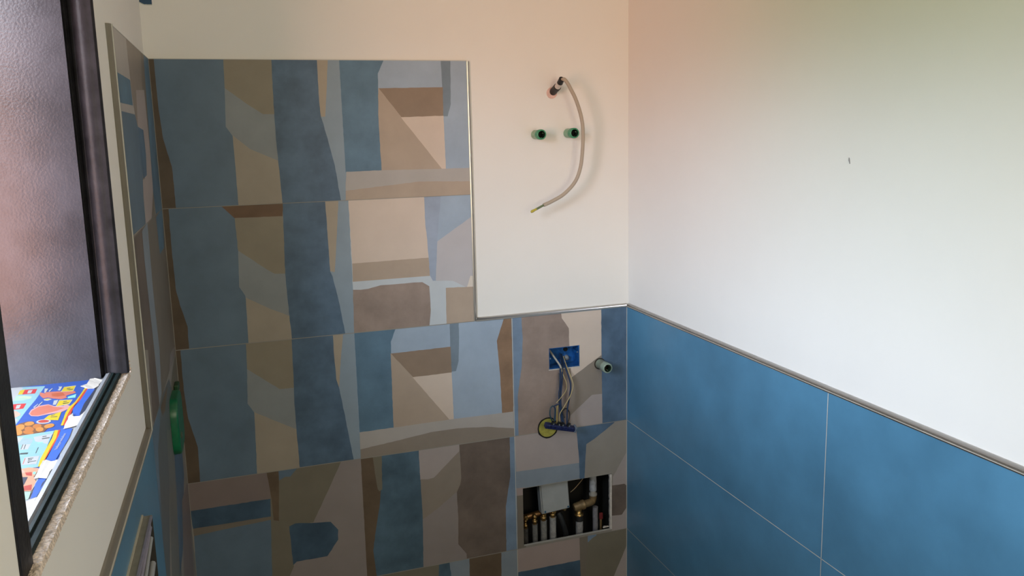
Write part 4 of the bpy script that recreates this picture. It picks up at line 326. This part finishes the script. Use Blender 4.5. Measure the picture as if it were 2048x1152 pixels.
# ------------------------------------------------------------------ flyer taped on the sill
PC = dict(p_blue=(.020,.075,.34), p_blue2=(.035,.11,.46), p_cyan=(.22,.40,.44), p_white=(.40,.40,.40), p_mint=(.34,.48,.38), p_green=(.42,.55,.34), p_yellow=(.55,.40,.01), p_red=(.50,.02,.02),
 p_red2=(.50,.05,.02), p_skin=(.55,.34,.26), p_salmon=(.50,.14,.085), p_pink=(.52,.27,.26), p_orange=(.42,.09,.03), p_teal=(.22,.62,.50), p_ink=(.05,.06,.05), p_sauce=(.42,.05,.03),
 p_brownp=(.16,.065,.025), p_nug=(.50,.20,.035), p_nug2=(.42,.14,.025), p_greyc=(.28,.36,.38), p_meat=(.56,.27,.16), p_dark=(.03,.035,.06))
mb = MB()
mb.box(WX-.02, -.0385, -1.60, -.912, 1.3816, 1.3829, mat('p_white', PC['p_white'], .35, mottle=.02))
for k, (c, P) in enumerate(FLYER_PRINT):
    mb.poly(P, lambda a, b, z=1.383+k*8e-6: (a, b, z), mat(c, PC[c], .35, mottle=.04, scale=90))
flyer = mb.build('supermarket_flyer', label='colourful supermarket flyer with food pictures and price tags lying flat on the window sill', category='flyer')
for i, (P, lb) in enumerate(zip(TAPE_OUTLINES, ('cream torn masking paper in the far corner of the sill, nearest the black jamb', 'cream torn masking paper between the two blue strips of the flyer', 'cream torn masking paper beside the meat picture of the flyer', 'cream masking paper at the near end of the sill, by the near jamb'))):
    mb = MB(); Q = []
    for a, b in wobble(P, .0009, .006): Q.append((a, b))
    fz = lambda a, b: (a, b, 1.3847+abs(noise.noise(Vector((a*60, b*30, i))))*.0016)
    mb.poly(Q, fz, M_TAPE); mb.poly(Q, lambda a, b: (a, b, fz(a, b)[2]-.0005), M_TAPE)
    for k in range(len(Q)):
        a, b = Q[k], Q[(k+1) % len(Q)]; A, B = fz(*a), fz(*b); mb.face([A, B, (B[0], B[1], B[2]-.0005), (A[0], A[1], A[2]-.0005)], M_TAPE)
    mb.build('masking_paper', label=lb, category='masking tape', group='masking paper holding the flyer down')

# the product heading printed down the flyer's blue edge
def printed_text(txt, loc, rot, size, mt, parent, sx=1.0):
    cu = bpy.data.curves.new('lettering', 'FONT'); cu.body = txt; cu.size = size; cu.extrude = .00003
    o = bpy.data.objects.new('lettering', cu); COL.objects.link(o); bpy.context.view_layer.update()
    me = bpy.data.meshes.new_from_object(o); bpy.data.objects.remove(o); o = bpy.data.objects.new('lettering', me); COL.objects.link(o)
    me.materials.clear(); me.materials.append(mt); o.location = loc; o.rotation_euler = rot; o.scale = (sx, 1, 1); o.parent = parent
    return o
printed_text('babyprodukte', (-.0475, -1.250, 1.3839), (0, 0, math.pi/2), .0052, mat('p_white', PC['p_white']), flyer, 2.15)

# ------------------------------------------------------------------ water outlets: plastic test plugs sticking out of the wall
def pipe_stub(name, x, z, L, r, col, label, group, base=.010, lip=(.05,.27,.14)):
    t = empty(name, (x, 0, z), label=label, category='pipe plug', group=group)
    m_ = mat('stub_body_%.2f' % col[0], col, .3, mottle=.12, scale=120); m_lip = mat('stub_lip_%.2f' % lip[0], lip, .25)
    mb = MB(); n = 20; ri = r*.68
    # outer wall, front lip, inner bore with a floor
    rings = [(base, r*.93), (base-L*.62, r*.93), (base-L*.64, r), (base-L+.002, r), (base-L, r*.95), (base-L, ri*1.08), (base-L+.003, ri), (base-L+.030, ri)]
    vs_ = []; fs_ = []; m_in = mat('bore_shade', (.008,.02,.012), .4)  # bore of the same plug, coloured near-black for the shade inside
    for y, rr in rings: vs_ += [(x+rr*math.cos(2*math.pi*k/n), y, z+rr*math.sin(2*math.pi*k/n)) for k in range(n)]
    for i in range(len(rings)-1):
        for k in range(n): fs_.append((i*n+k, i*n+(k+1)%n, (i+1)*n+(k+1)%n, (i+1)*n+k))
    mb.raw(vs_, fs_[:2*n], m_, True); mb.raw(vs_, fs_[2*n:5*n], m_lip, True); mb.raw(vs_, fs_[5*n:], m_in, True); mb.build('plug_body', t)
    mb = MB(); vs_ = [(x+ri*math.cos(2*math.pi*k/n), base-L+.028, z+ri*math.sin(2*math.pi*k/n)) for k in range(n)]; mb.face(vs_, M_DARK)
    for k in range(4):
        a = k*math.pi/2+.4; mb.tube([(x+ri*.98*math.cos(a), base-L+.012, z+ri*.98*math.sin(a)), (x+ri*.98*math.cos(a), base-L+.027, z+ri*.98*math.sin(a))], ri*.12, m_, 6)
    mb.build('socket', t)
    return t
GG = 'green plugs on the plaster'
pipe_stub('pipe_plug', 1.099, 1.7775, .056, .0158, (.26,.42,.25), 'translucent green pipe plug in the plaster, the one further from the cable', GG)
pipe_stub('pipe_plug', 1.209, 1.7795, .056, .0162, (.20,.42,.26), 'translucent green pipe plug in the plaster, nearest to the hanging cable', GG)
pipe_stub('pipe_plug', 1.3125, 1.0120, .066, .0172, (.30,.36,.29), 'pale grey-green pipe plug sticking out of the patterned tiles beside the blue box', GG, base=.004, lip=(.26,.34,.28))
mb = MB(); n = 24      # rough hole in the tile round the lower plug
vs_ = [(1.311+q*math.cos(2*math.pi*k/n), -.0014, 1.012+q*math.sin(2*math.pi*k/n)) for q in (.016, .0200) for k in range(n)]
mb.raw(vs_, [(k, (k+1)%n, n+(k+1)%n, n+k) for k in range(n)], mat('drill_hole', (.03,.025,.02), .9)); mb.build('drill_hole', wall_back)

# ------------------------------------------------------------------ lamp cable above the basin
t = empty('lamp_cable', (1.158, 0, 1.909), label='grey hanging cable with a bare yellow-green wire end coming out of the plaster', category='cable')
path = [(1.1588, .011, 1.912), (1.1592, -.02, 1.921), (1.1612, -.054, 1.938), (1.1670, -.066, 1.942), (1.1760, -.070, 1.931), (1.1870, -.070, 1.9127), (1.2043, -.070, 1.8796), (1.2214, -.068, 1.8311), (1.2285, -.066, 1.7853), (1.2281, -.062, 1.7269), (1.2222, -.058, 1.6727), (1.2046, -.055, 1.6285), (1.1682, -.052, 1.5919), (1.1300, -.050, 1.5716), (1.1000, -.050, 1.5600)]
mb = MB(); mb.tube(spline(path[2:], 8), .0058, mat('cable_grey', (.40,.34,.27), .5), 12); mb.build('sheath', t)
mb = MB(); mb.tube(spline([(1.1010, -.050, 1.5603), (1.088, -.050, 1.5545), (1.074, -.050, 1.5480)], 5), .0036, mat('wire_green', (.12,.16,.08), .45), 8)
mb.build('inner_wire', t, label='dark green inner wire')
mb = MB(); mb.tube(spline([(1.0760, -.050, 1.5490), (1.070, -.050, 1.5465), (1.064, -.050, 1.5435), (1.0575, -.050, 1.5410)], 3), [.0036, .0042, .003, .0042, .0036, .0044, .0044, .0046, .0040, .0030][:10], mat('wire_yellow', (.42,.36,.04), .45), 8)
mb.build('wire_end', t, label='yellow-green wire end')
def seg(a, b, r, m_, nm, lab=None, n=14):
    mb = MB(); mb.tube([a, b], r, m_, n); o = mb.build(nm, t)
    if lab: o['label'] = lab
seg((1.1603, .011, 1.9085), (1.1607, -.028, 1.922), .0118, mat('sleeve_black', (.012,.011,.011), .5), 'sleeve', 'black sleeve')
seg((1.1607, -.028, 1.922), (1.1613, -.046, 1.9320), .0098, mat('sleeve_white', (.62,.56,.50), .4), 'tape_band', 'whitish tape band')
seg((1.1613, -.046, 1.9320), (1.1622, -.061, 1.9435), .0092, mat('sleeve_black', (.01,.01,.01)), 'sleeve', 'black sleeve')
mb = MB(); mb.tube([(1.156, .0102, 1.905), (1.156, .0082, 1.905)], .0175, mat('pink_foam', (.74,.50,.44), .8, mottle=.12, scale=70), 20)
mb.build('grommet', t, label='pink round grommet flush with the plaster')

# ------------------------------------------------------------------ flush electrical box with its wires
M_EB = mat('box_blue', (.010,.085,.29), .3, mottle=.45, scale=60, bump=.2, bscale=120)
t = empty('flush_electrical_box', (1.1835, .03, 1.048), label='bright blue flush electrical box set into the patterned tiles', category='electrical box')
x0, x1, z0, z1 = EBX; e = .0006
mb = MB(); D = .050
mb.box(x0+e, x1-e, D-.002, D, z0+e, z1-e, M_EB); mb.box(x0+e, x0+.003, .001, D-.002, z0+e, z1-e, M_EB); mb.box(x1-.003, x1-e, .001, D-.002, z0+e, z1-e, M_EB)
mb.box(x0+.003, x1-.003, .001, D-.002, z0+e, z0+.003, M_EB); mb.box(x0+.003, x1-.003, .001, D-.002, z1-.003, z1-e, M_EB)
for xx in (x0+.012, x1-.012): mb.tube([(xx, D-.002, z1-.02), (xx, D-.006, z1-.02)], .008, M_EB, 14)
mb.build('box_shell', t)
for (xx, zz) in ((x0+.0062, 1.048), (x1-.0062, 1.060)):
    mb = MB(); mb.tube([(xx, .004, zz), (xx, .040, zz)], .0042, M_EB, 12); mb.tube([(xx, .0038, zz), (xx, .003, zz)], .0024, mat('screw', (.55,.55,.55), .3, metal=.9), 10); mb.build('screw_post', t)
mb = MB(); mb.tube([(1.2070, D-.002, 1.0620), (1.2070, D-.004, 1.0620)], .0080, M_DARK, 16); mb.build('knockout', t, label='dark round knock-out')
mb = MB(); mb.tube([(1.2100, D-.002, 1.0330), (1.2085, D-.012, 1.0320), (1.2075, D-.013, 1.0315)], [.0090, .0075, .0035], mat('gland_grey', (.22,.24,.26), .5), 14); mb.build('cable_gland', t, label='grey cable gland')
mb = MB(); mb.box(x0-.0015, x1+.001, -.0016, -.0002, z0-.0030, z0, mat('cut_tile_rim', (.55,.53,.50), .8, bump=.3)); mb.build('tile_rim', t, label='pale chipped tile rim under the box')

t = empty('terminal_block', (1.145, -.05, .82),  label='dark navy terminal block hanging on blue, cream and black wires from the blue box', category='terminal block')
M_NAVY = mat('terminal_navy', (.010,.016,.075), .4, mottle=.5, scale=150, bump=.3, bscale=200)
ang = math.atan2(.8241-.8523, 1.198-1.092)
Mx = Matrix.Translation((1.1452, -.050, .8300)) @ Matrix.Rotation(-ang, 4, 'Y') @ Matrix.Rotation(.25, 4, 'X')
mb = MB(); mb.box(-.054, .054, -.009, .009, -.0095, .0065, M_NAVY, Mx, bev=.002)
for k in range(6): mb.box(-.052+k*.018, -.038+k*.018, -.0105, .0105, -.006, .004, M_NAVY, Mx, bev=.001)
mb.build('body', t)
for k, xx in enumerate((-.030, -.009, .004, .027)):
    mb = MB(); p = Mx @ Vector((xx, -.001, .006)); q = Mx @ Vector((xx, -.001, .017)); mb.tube([p, q], .0060, mat('collar_black', (.012,.014,.016), .35), 12); c_ = mb.build('collar', t)
    mb = MB(); a = Mx @ Vector((xx+.001, -.0072, .008)); b = Mx @ Vector((xx+.001, -.0066, .0135)); mb.tube([a, b], .0021, mat('screw_bright', (.85,.87,.85), .15, metal=.9), 8); s_ = mb.build('screw', c_); s_.matrix_parent_inverse = Matrix()
mb = MB(); mb.box(.050, .0575, -.011, .011, -.010, .010, mat('terminal_end', (.14,.18,.24), .4), Mx, bev=.002); mb.build('end_clamp', t, label='grey-blue end clamp')
WB = mat('wire_blue', (.014,.034,.085), .6, spec=.25); WL = mat('wire_pale', (.42,.34,.17), .45); WK = mat('wire_black', (.010,.010,.012), .4); WC = mat('wire_cream', (.38,.36,.31), .5); WT = mat('wire_teal', (.010,.045,.07), .4); WY = mat('wire_ochre', (.26,.20,.07), .5)
def wire(pts, r, m_, lab): mb = MB(); mb.tube(spline(pts, 6), r, m_, 8); mb.build('wire', t, label=lab)
wire([(1.143, .046, 1.072), (1.147, .030, 1.062), (1.155, .012, 1.045), (1.1655, -.004, 1.024), (1.1675, -.010, 1.014)], [.0034]*25, WC, 'thick cream cable end inside the box')
wire([(1.185, .044, 1.050), (1.180, .020, 1.036), (1.170, -.004, 1.022), (1.1635, -.012, 1.006), (1.158, -.024, .965), (1.151, -.030, .9314), (1.1490, -.040, .888), (1.1545, -.050, .835)], .0026, WB, 'blue wire')
wire([(1.190, .044, 1.046), (1.181, .010, 1.025), (1.174, -.006, 1.012), (1.166, -.020, .975), (1.1560, -.032, .925), (1.1530, -.042, .885), (1.160, -.050, .832)], .0028, WB, 'blue wire')
wire([(1.196, .040, 1.040), (1.1915, .004, 1.020), (1.192, -.012, 1.006), (1.198, -.028, .978), (1.1985, -.036, .956), (1.184, -.046, .929), (1.163, -.050, .900), (1.1445, -.050, .872), (1.1440, -.050, .838)], .0016, WL, 'pale yellow wire')
wire([(1.178, .020, 1.035), (1.170, -.006, 1.015), (1.1715, -.014, .997), (1.1770, -.030, .971), (1.1745, -.035, .9475), (1.1545, -.040, .926), (1.1370, -.040, .9093)], .0013, WL, 'pale yellow wire with a loose end')
wire([(1.186, .020, 1.030), (1.186, -.008, 1.008), (1.192, -.030, .965), (1.185, -.038, .925), (1.172, -.048, .880), (1.170, -.050, .832)], .0025, WB, 'blue wire')
wire([(1.160, -.012, 1.000), (1.154, -.028, .945), (1.1530, -.034, .915), (1.1560, -.042, .885), (1.1610, -.052, .858)], .0022, WK, 'black wire')
wire([(1.1200, -.048, .848), (1.1125, -.045, .8726), (1.1155, -.042, .893), (1.1250, -.040, .9000), (1.1310, -.043, .889), (1.1245, -.048, .846)], .0022, WT, 'teal wire loop')
wire([(1.1270, -.048, .846), (1.1320, -.044, .885), (1.1290, -.042, .899), (1.1400, -.041, .903), (1.150, -.040, .900)], .0022, WB, 'blue wire loop')
wire([(1.1720, -.050, .836), (1.1810, -.046, .862), (1.1790, -.042, .878), (1.1690, -.040, .886), (1.1600, -.042, .880)], .0022, WK, 'black wire loop')
wire([(1.1360, -.049, .838), (1.1365, -.046, .880), (1.1420, -.040, .900), (1.1480, -.036, .900)], .0032, WY, 'ochre wire')

# round yellow lid half behind the terminal block
t = empty('round_conduit_lid', (1.1205, 0, .813), label='round yellow lid with a black rim behind the hanging terminal block', category='lid')
mb = MB(); mb.tube([(1.1205, .0008, .813), (1.1205, -.0022, .813)], .0315, mat('lid_yellow', (.36,.33,.06), .6, mottle=.25, scale=70), 32); mb.build('lid', t)
mb = MB(); vs_ = []; n = 40
for q in (.030, .0365):
    for k in range(n): a = 2*math.pi*k/n; j = noise.noise(Vector((math.cos(a)*3, math.sin(a)*3, q*50)))*.002; vs_.append((1.1205+(q+j)*math.cos(a), -.0016, .813+(q+j)*math.sin(a)))
mb.raw(vs_, [(k, (k+1)%n, n+(k+1)%n, n+k) for k in range(n)], M_DARK); mb.build('rim', t, label='black rim')

# ------------------------------------------------------------------ pipe cabinet in the wall
x0, x1, z0, z1 = CAB
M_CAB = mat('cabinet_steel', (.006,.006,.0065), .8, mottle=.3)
t = empty('manifold_cabinet', (1.19, .08, .335), label='open dark recessed manifold cabinet in the patterned tiles', category='cabinet')
X0, X1, Z0, Z1, Y0, Y1 = x0-.012, x1+.006, z0-.05, z1+.055, .0115, .145
c0, c1, d0, d1 = CAV
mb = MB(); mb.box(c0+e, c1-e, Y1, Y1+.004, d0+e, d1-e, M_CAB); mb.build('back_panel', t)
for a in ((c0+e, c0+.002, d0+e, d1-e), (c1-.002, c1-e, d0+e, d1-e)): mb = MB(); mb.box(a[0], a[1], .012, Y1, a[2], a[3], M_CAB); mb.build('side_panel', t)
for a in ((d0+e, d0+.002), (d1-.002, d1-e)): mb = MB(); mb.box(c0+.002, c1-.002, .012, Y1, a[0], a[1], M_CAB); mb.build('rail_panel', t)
mb = MB(); vs_ = []; n = 30      # ragged plaster filling down the right side
for i in range(n+1):
    z = z0+.002+(z1-z0-.004)*i/n; j = noise.noise(Vector((0, 0, z*90)))*.0022+noise.noise(Vector((5, 0, z*300)))*.0012
    vs_ += [(x1-.0065+j, .010, z), (x1-.0060+j, .0005, z), (x1-.0003, -.0012, z)]
mb.raw(vs_, [(i*3+k, i*3+k+1, i*3+k+4, i*3+k+3) for i in range(n) for k in range(2)], mat('filler', (.55,.52,.49), .9, mottle=.2, scale=90)); mb.build('filler_edge', t, label='ragged white filler along the right edge')

t = empty('junction_box', (1.16, .04, .54), label='pale grey square junction box hanging tilted inside the cabinet', category='junction box')
A = Vector((1.108, .030, .4880)); Bv = Vector((1.2137, .030, .4950)); ux = (Bv-A).normalized(); uz = Vector((-.09, 0, 1)); uz = (uz-ux*uz.dot(ux)).normalized(); uy = ux.cross(uz)
Mj = Matrix((ux, -uy if uy.y < 0 else uy, uz)).transposed().to_4x4(); Mj.translation = A
MJ = mat('junction_grey', (.37,.39,.40), .45, mottle=.08, scale=25)
mb = MB(); mb.box(0, .1050, .006, .040, 0, .112, MJ, Mj, bev=.004); mb.build('box_body', t)
mb = MB(); mb.box(.0035, .1015, 0, .0055, .0035, .1085, MJ, Mj, bev=.003); mb.build('lid', t)
for p in ((.011, .011), (.096, .010)):
    mb = MB(); mb.tube([Mj @ Vector((p[0], .001, p[1])), Mj @ Vector((p[0], -.0012, p[1]))], .0034, mat('screw_blue', (.02,.09,.17), .4), 10); mb.build('lid_screw', t)

M_BRASS = mat('brass', (.48,.30,.11), .3, metal=.85, mottle=.2, scale=120)
M_OLDBRASS = mat('brass_matte', (.26,.18,.09), .5, metal=.5, mottle=.2, scale=90)
LAG = 'pipes in the manifold cabinet'
def fitting(parent, x, y, z, r, h, nm='fitting', m_=M_BRASS, n=6):
    mb = MB(); mb.tube([(x, y, z), (x, y, z+h*.25), (x, y, z+h*.26), (x, y, z+h*.7), (x, y, z+h*.72), (x, y, z+h)], [r*.85, r*.85, r, r, r*.6, r*.55], m_, n)
    return mb.build(nm, parent)
def lagged(x, y, zt, r, col, label, brass=True, zb=None):
    zb = CAV[2]+.0025 if zb is None else zb
    t = empty('lagged_pipe', (x, y, zb), label=label, category='pipe', group=LAG)
    m_ = mat('lagging_%.2f' % col[0], col, .8, mottle=.25, scale=80, bump=.5, bscale=150)
    mb = MB(); n = 8; pts = [(x+noise.noise(Vector((x*90, i, 0)))*.0008, y, zb+(zt-zb)*i/n) for i in range(n+1)]
    mb.tube(pts, [r*(1+.06*noise.noise(Vector((i*1.7, x*50, 2)))) for i in range(n+1)], m_, 14); mb.build('lagging', t)
    if brass:
        fitting(t, x, y, zt, r*.95, .020, 'nut'); fitting(t, x, y, zt+.020, r*.7, .014, 'valve_stem')
    return t
lagged(1.056, .060, .437, .0088, (.06,.06,.06), 'dark lagged pipe, leftmost in the cabinet')
lagged(1.0865, .050, .452, .0096, (.16,.16,.155), 'dark grey lagged pipe, second from the left in the cabinet')
lagged(1.1190, .050, .460, .0112, (.22,.22,.21), 'grey lagged pipe under the left corner of the junction box')
lagged(1.1530, .050, .466, .0118, (.32,.32,.32), 'pale lagged pipe under the middle of the junction box')
lagged(1.2530, .050, .434, .0130, (.30,.30,.31), 'pale lagged pipe under the brass valve', brass=False)
lagged(1.3190, .060, .470, .0098, (.20,.20,.23), 'thin grey lagged pipe below the brass elbow, rightmost', brass=False)
t = lagged(1.3085, .055, .6600, .0125, (.36,.38,.42), 'pale blue-grey lagged pipe coming down from the top of the cabinet', brass=False, zb=.5365)
t = empty('corrugated_hose', (1.195, .05, .41), label='black corrugated hose beside the pale pipes', category='hose')
mb = MB(); P = spline([(1.176, .055, .476), (1.183, .050, .458), (1.190, .048, .434), (1.200, .050, .400), (1.205, .052, .360), (1.205, .052, .334)], 12); mb.tube(P, [.0105 if i % 2 else .0092 for i in range(len(P))], mat('hose_black', (.018,.02,.022), .45), 12); mb.build('hose', t)
t = empty('brass_valve', (1.26, .05, .46), label='brass valve and elbow joining the two pale pipes', category='valve')
mb = MB(); mb.tube([(1.233, .05, .4860), (1.236, .05, .4865), (1.237, .05, .4865), (1.262, .05, .4905), (1.2630, .05, .4905), (1.272, .05, .4920)], [.0125, .0135, .0145, .0150, .017, .017], M_OLDBRASS, 16); mb.build('valve_body', t)
mb = MB(); mb.tube(spline([(1.272, .05, .4920), (1.290, .052, .4930), (1.304, .054, .4960), (1.3085, .055, .508), (1.3085, .055, .5200)], 5), .0130, M_OLDBRASS, 14); mb.build('elbow', t)
mb = MB(); mb.tube([(1.3085, .055, .518), (1.3085, .055, .526), (1.3085, .055, .527), (1.3085, .055, .5365)], [.0145, .0145, .011, .0105], mat('collar_white', (.30,.29,.27), .6), 12); mb.build('collar', t, label='whitish collar')
mb = MB(); mb.tube([(1.2515, .05, .478), (1.2515, .05, .462), (1.2520, .05, .461), (1.2520, .05, .455)], [.010, .010, .0155, .0155], M_BRASS, 12); mb.build('nut', t, label='yellow brass nut')
mb = MB(); mb.tube([(1.2525, .05, .455), (1.2530, .05, .4345)], [.0125, .0140], mat('seal_black', (.015,.014,.014), .5), 12); mb.build('union', t, label='black union')
t = empty('manifold_bar', (1.13, .07, .478), label='brass manifold bar running behind the junction box', category='manifold')
mb = MB(); mb.tube([(1.045, .072, .470), (1.215, .072, .487)], .0105, mat('brass_dark', (.22,.12,.05), .35, metal=.8, mottle=.3, scale=60), 12); mb.build('bar', t)
for xx, zz in ((1.056, .477), (1.088, .476), (1.123, .480), (1.160, .484), (1.198, .4865)):
    mb = MB(); mb.tube([(xx, .064, zz), (xx, .052, zz), (xx, .0515, zz), (xx, .046, zz)], [.0075, .0075, .0055, .0050], M_BRASS, 6); mb.build('bleed_screw', t)
t = empty('thin_wire', (1.238, .05, .58), label='thin copper wire crossing the upper part of the cabinet', category='wire')
mb = MB(); mb.tube(spline([(1.2205, .050, .5455), (1.233, .047, .556), (1.248, .049, .568), (1.262, .052, .579), (1.275, .056, .590)], 4), .0013, mat('copper_wire', (.36,.25,.14), .4, metal=.5), 6); mb.build('strand', t)
t = empty('red_tap', (1.334, .04, .44), label='small dark red tap lever by the right edge of the cabinet', category='tap')
mb = MB(); mb.tube([(1.3335, .045, .3330), (1.3335, .045, .428)], .0045, M_OLDBRASS, 8); mb.build('stem', t)
mb = MB(); mb.box(1.327, 1.340, .040, .047, .428, .452, mat('tap_red', (.16,.015,.02), .5), bev=.002); mb.build('lever', t)
mb = MB()
for k in range(4):
    cx, cz, r = 1.333+.006*k, z0+.0045, .0045-.0006*k; mb.tube([(cx-r, .016, cz-.001), (cx, .015, cz+r*.5), (cx+r, .016, cz-.001)], [r*.5, r, r*.4], mat('filler', (.55,.52,.49)), 7)
mb.build('plaster_crumbs', label='white plaster crumbs in the lower right corner of the cabinet opening', category='rubble', kind='stuff')

# ------------------------------------------------------------------ green mixer-box cover on the left wall
t = empty('mixer_box_cover', (0, -.2325, 1.068), label='bright green plastic cover of the concealed shower mixer on the left wall', category='mixer box')
M_GR = mat('cover_green', (.003,.125,.05), .35, spec=.5, mottle=.2, scale=45)
def rounded(hy, hz, rad, n=7):
    out = []
    for sy, sz, a0 in ((1, 1, 0), (-1, 1, 90), (-1, -1, 180), (1, -1, 270)):
        for k in range(n): a = math.radians(a0+90*k/(n-1)); out.append((sy*(hy-rad)+rad*math.cos(a), sz*(hz-rad)+rad*math.sin(a)))
    return out
mb = MB(); rings = []
for x, d, in ((.0005, 0), (.0145, .0005), (.0175, .002), (.0190, .006), (.0185, .012)): rings.append([(x, -.2325+y, 1.0675+z) for y, z in rounded(.075-d, .073-d, .040-d)])
n = len(rings[0]); vs_ = [p for q in rings for p in q]
mb.raw(vs_, [(i*n+k, i*n+(k+1)%n, (i+1)*n+(k+1)%n, (i+1)*n+k) for i in range(len(rings)-1) for k in range(n)], M_GR, True); mb.face(rings[-1], M_GR); mb.build('cover', t)
mb = MB(); mb.box(.0005, .0125, -.150, -.105, 1.120, 1.140, mat('tab_green', (.015,.06,.02), .4), bev=.003); mb.build('tab', t)
mb = MB(); mb.box(.001, .012, -.157, -.140, 1.030, 1.044, mat('tab_green', (.02,.16,.05)), bev=.002); mb.build('tab', t)
mb = MB(); mb.tube([(.0190, -.262, 1.040), (.0206, -.262, 1.040)], .008, mat('knock_grey', (.10,.12,.08), .6), 14); mb.build('knock_out', t, label='small greyish round mark')

# ------------------------------------------------------------------ concealed cistern housing under the window
t = empty('cistern_housing', (0, -1.06, 1.05), label='open off-white cistern housing with flush mechanism on the blue tiles under the window', category='cistern housing')
M_CI = mat('housing_beige', (.23,.22,.18), .6, mottle=.15, scale=30); M_LI = mat('mech_lilac', (.24,.23,.30), .4, mottle=.15, scale=50); D = .0175
yA, yB, zA, zB = -1.215, -.929, .960, 1.131
mb = MB(); mb.box(.0002, D, yA, yB, zB-.003, zB, M_CI); mb.box(.0002, D, yB-.003, yB, zA, zB-.003, mat('housing_dark', (.03,.028,.025), .7)); mb.box(.0002, D, yA, yA+.003, zA, zB-.003, M_CI); mb.box(.0002, D, yA+.003, yB-.003, zA, zA+.003, M_CI)
mb.box(.0002, .0012, yA, yB, zA, zB, M_DARK); mb.build('housing', t)
mb = MB(); mb.box(-.0001+.0002, .0030, yA-.012, yB+.001, zB, zB+.0025, mat('bead', (.50,.47,.38), .7)); mb.build('bead', t, label='pale sealant bead on top')
for (ya, za, yb, zb_, r, m_, nm) in ((-1.21, 1.117, -.938, 1.117, .0026, M_LI, 'rod'), (-1.20, 1.098, -.938, 1.112, .0040, M_LI, 'rod'), (-1.15, 1.070, -.938, 1.092, .0040, mat('mech_grey', (.30,.32,.34), .4), 'lever'), (-1.10, 1.035, -.950, 1.050, .0060, mat('mech_grey', (.3,.3,.3)), 'lever'), (-.945, .97, -.945, 1.02, .0042, mat('mech_grey', (.3,.3,.3)), 'lever')):
    mb = MB(); mb.tube([(D-.005, ya, za), (D-.004, (ya+yb)/2, (za+zb_)/2+.001), (D-.005, yb, zb_)], r, m_, 8); mb.build(nm, t)
mb = MB(); mb.box(D-.0030, D+.0006, yA+.004, yB-.006, zB-.002, zB+.0012, M_LI); mb.build('front_rail', t, label='lilac front rail')
mb = MB(); mb.box(.0015, D-.004, -1.19, -.965, 1.121, 1.126, mat('mech_dark', (.02,.018,.03), .5)); mb.build('slot', t)
mb = MB(); mb.box(.0015, .012, -1.205, -1.12, 1.085, 1.112, mat('mech_violet', (.045,.035,.12), .4), bev=.002); mb.build('push_plate', t, label='dark violet plate')
mb = MB(); mb.box(.0015, .010, -1.10, -1.00, .985, 1.02, mat('mech_grey', (.3,.3,.3)), bev=.002); mb.build('float', t)

# ------------------------------------------------------------------ blue tape near the ceiling
t = empty('painters_tape', (.006, .0095, 2.165), label='dark blue painter\'s tape with a torn edge high up in the left corner', category='tape')
mb = MB(); vs_ = []; n = 14
low = []
for i in range(n+1):
    x = -.009+.0305*i/n; low.append((x, 2.1475-.0055*min(1, i/5)+noise.noise(Vector((x*400, 1, 0)))*.0008))
top_ = [(x, 2.20) for x, z in low]
vs_ = [(x, .0090, z) for x, z in low]+[(x, .0090, z) for x, z in top_]+[(x, .0097, z) for x, z in low]
mb.raw(vs_, [(i, i+1, n+2+i, n+1+i) for i in range(n)]+[(i, i+1, 2*n+3+i, 2*n+2+i) for i in range(n)], mat('tape_blue', (.012,.060,.13), .55)); mb.build('tape_strip', t)
mb = MB(); vs_ = [(x, .0093, z-.0022) for x, z in low]+[(x, .0093, z+.001) for x, z in low]
mb.raw(vs_, [(i, i+1, n+2+i, n+1+i) for i in range(n)], mat('tape_torn', (.50,.52,.48), .8)); mb.build('torn_edge', t, label='whitish torn edge')
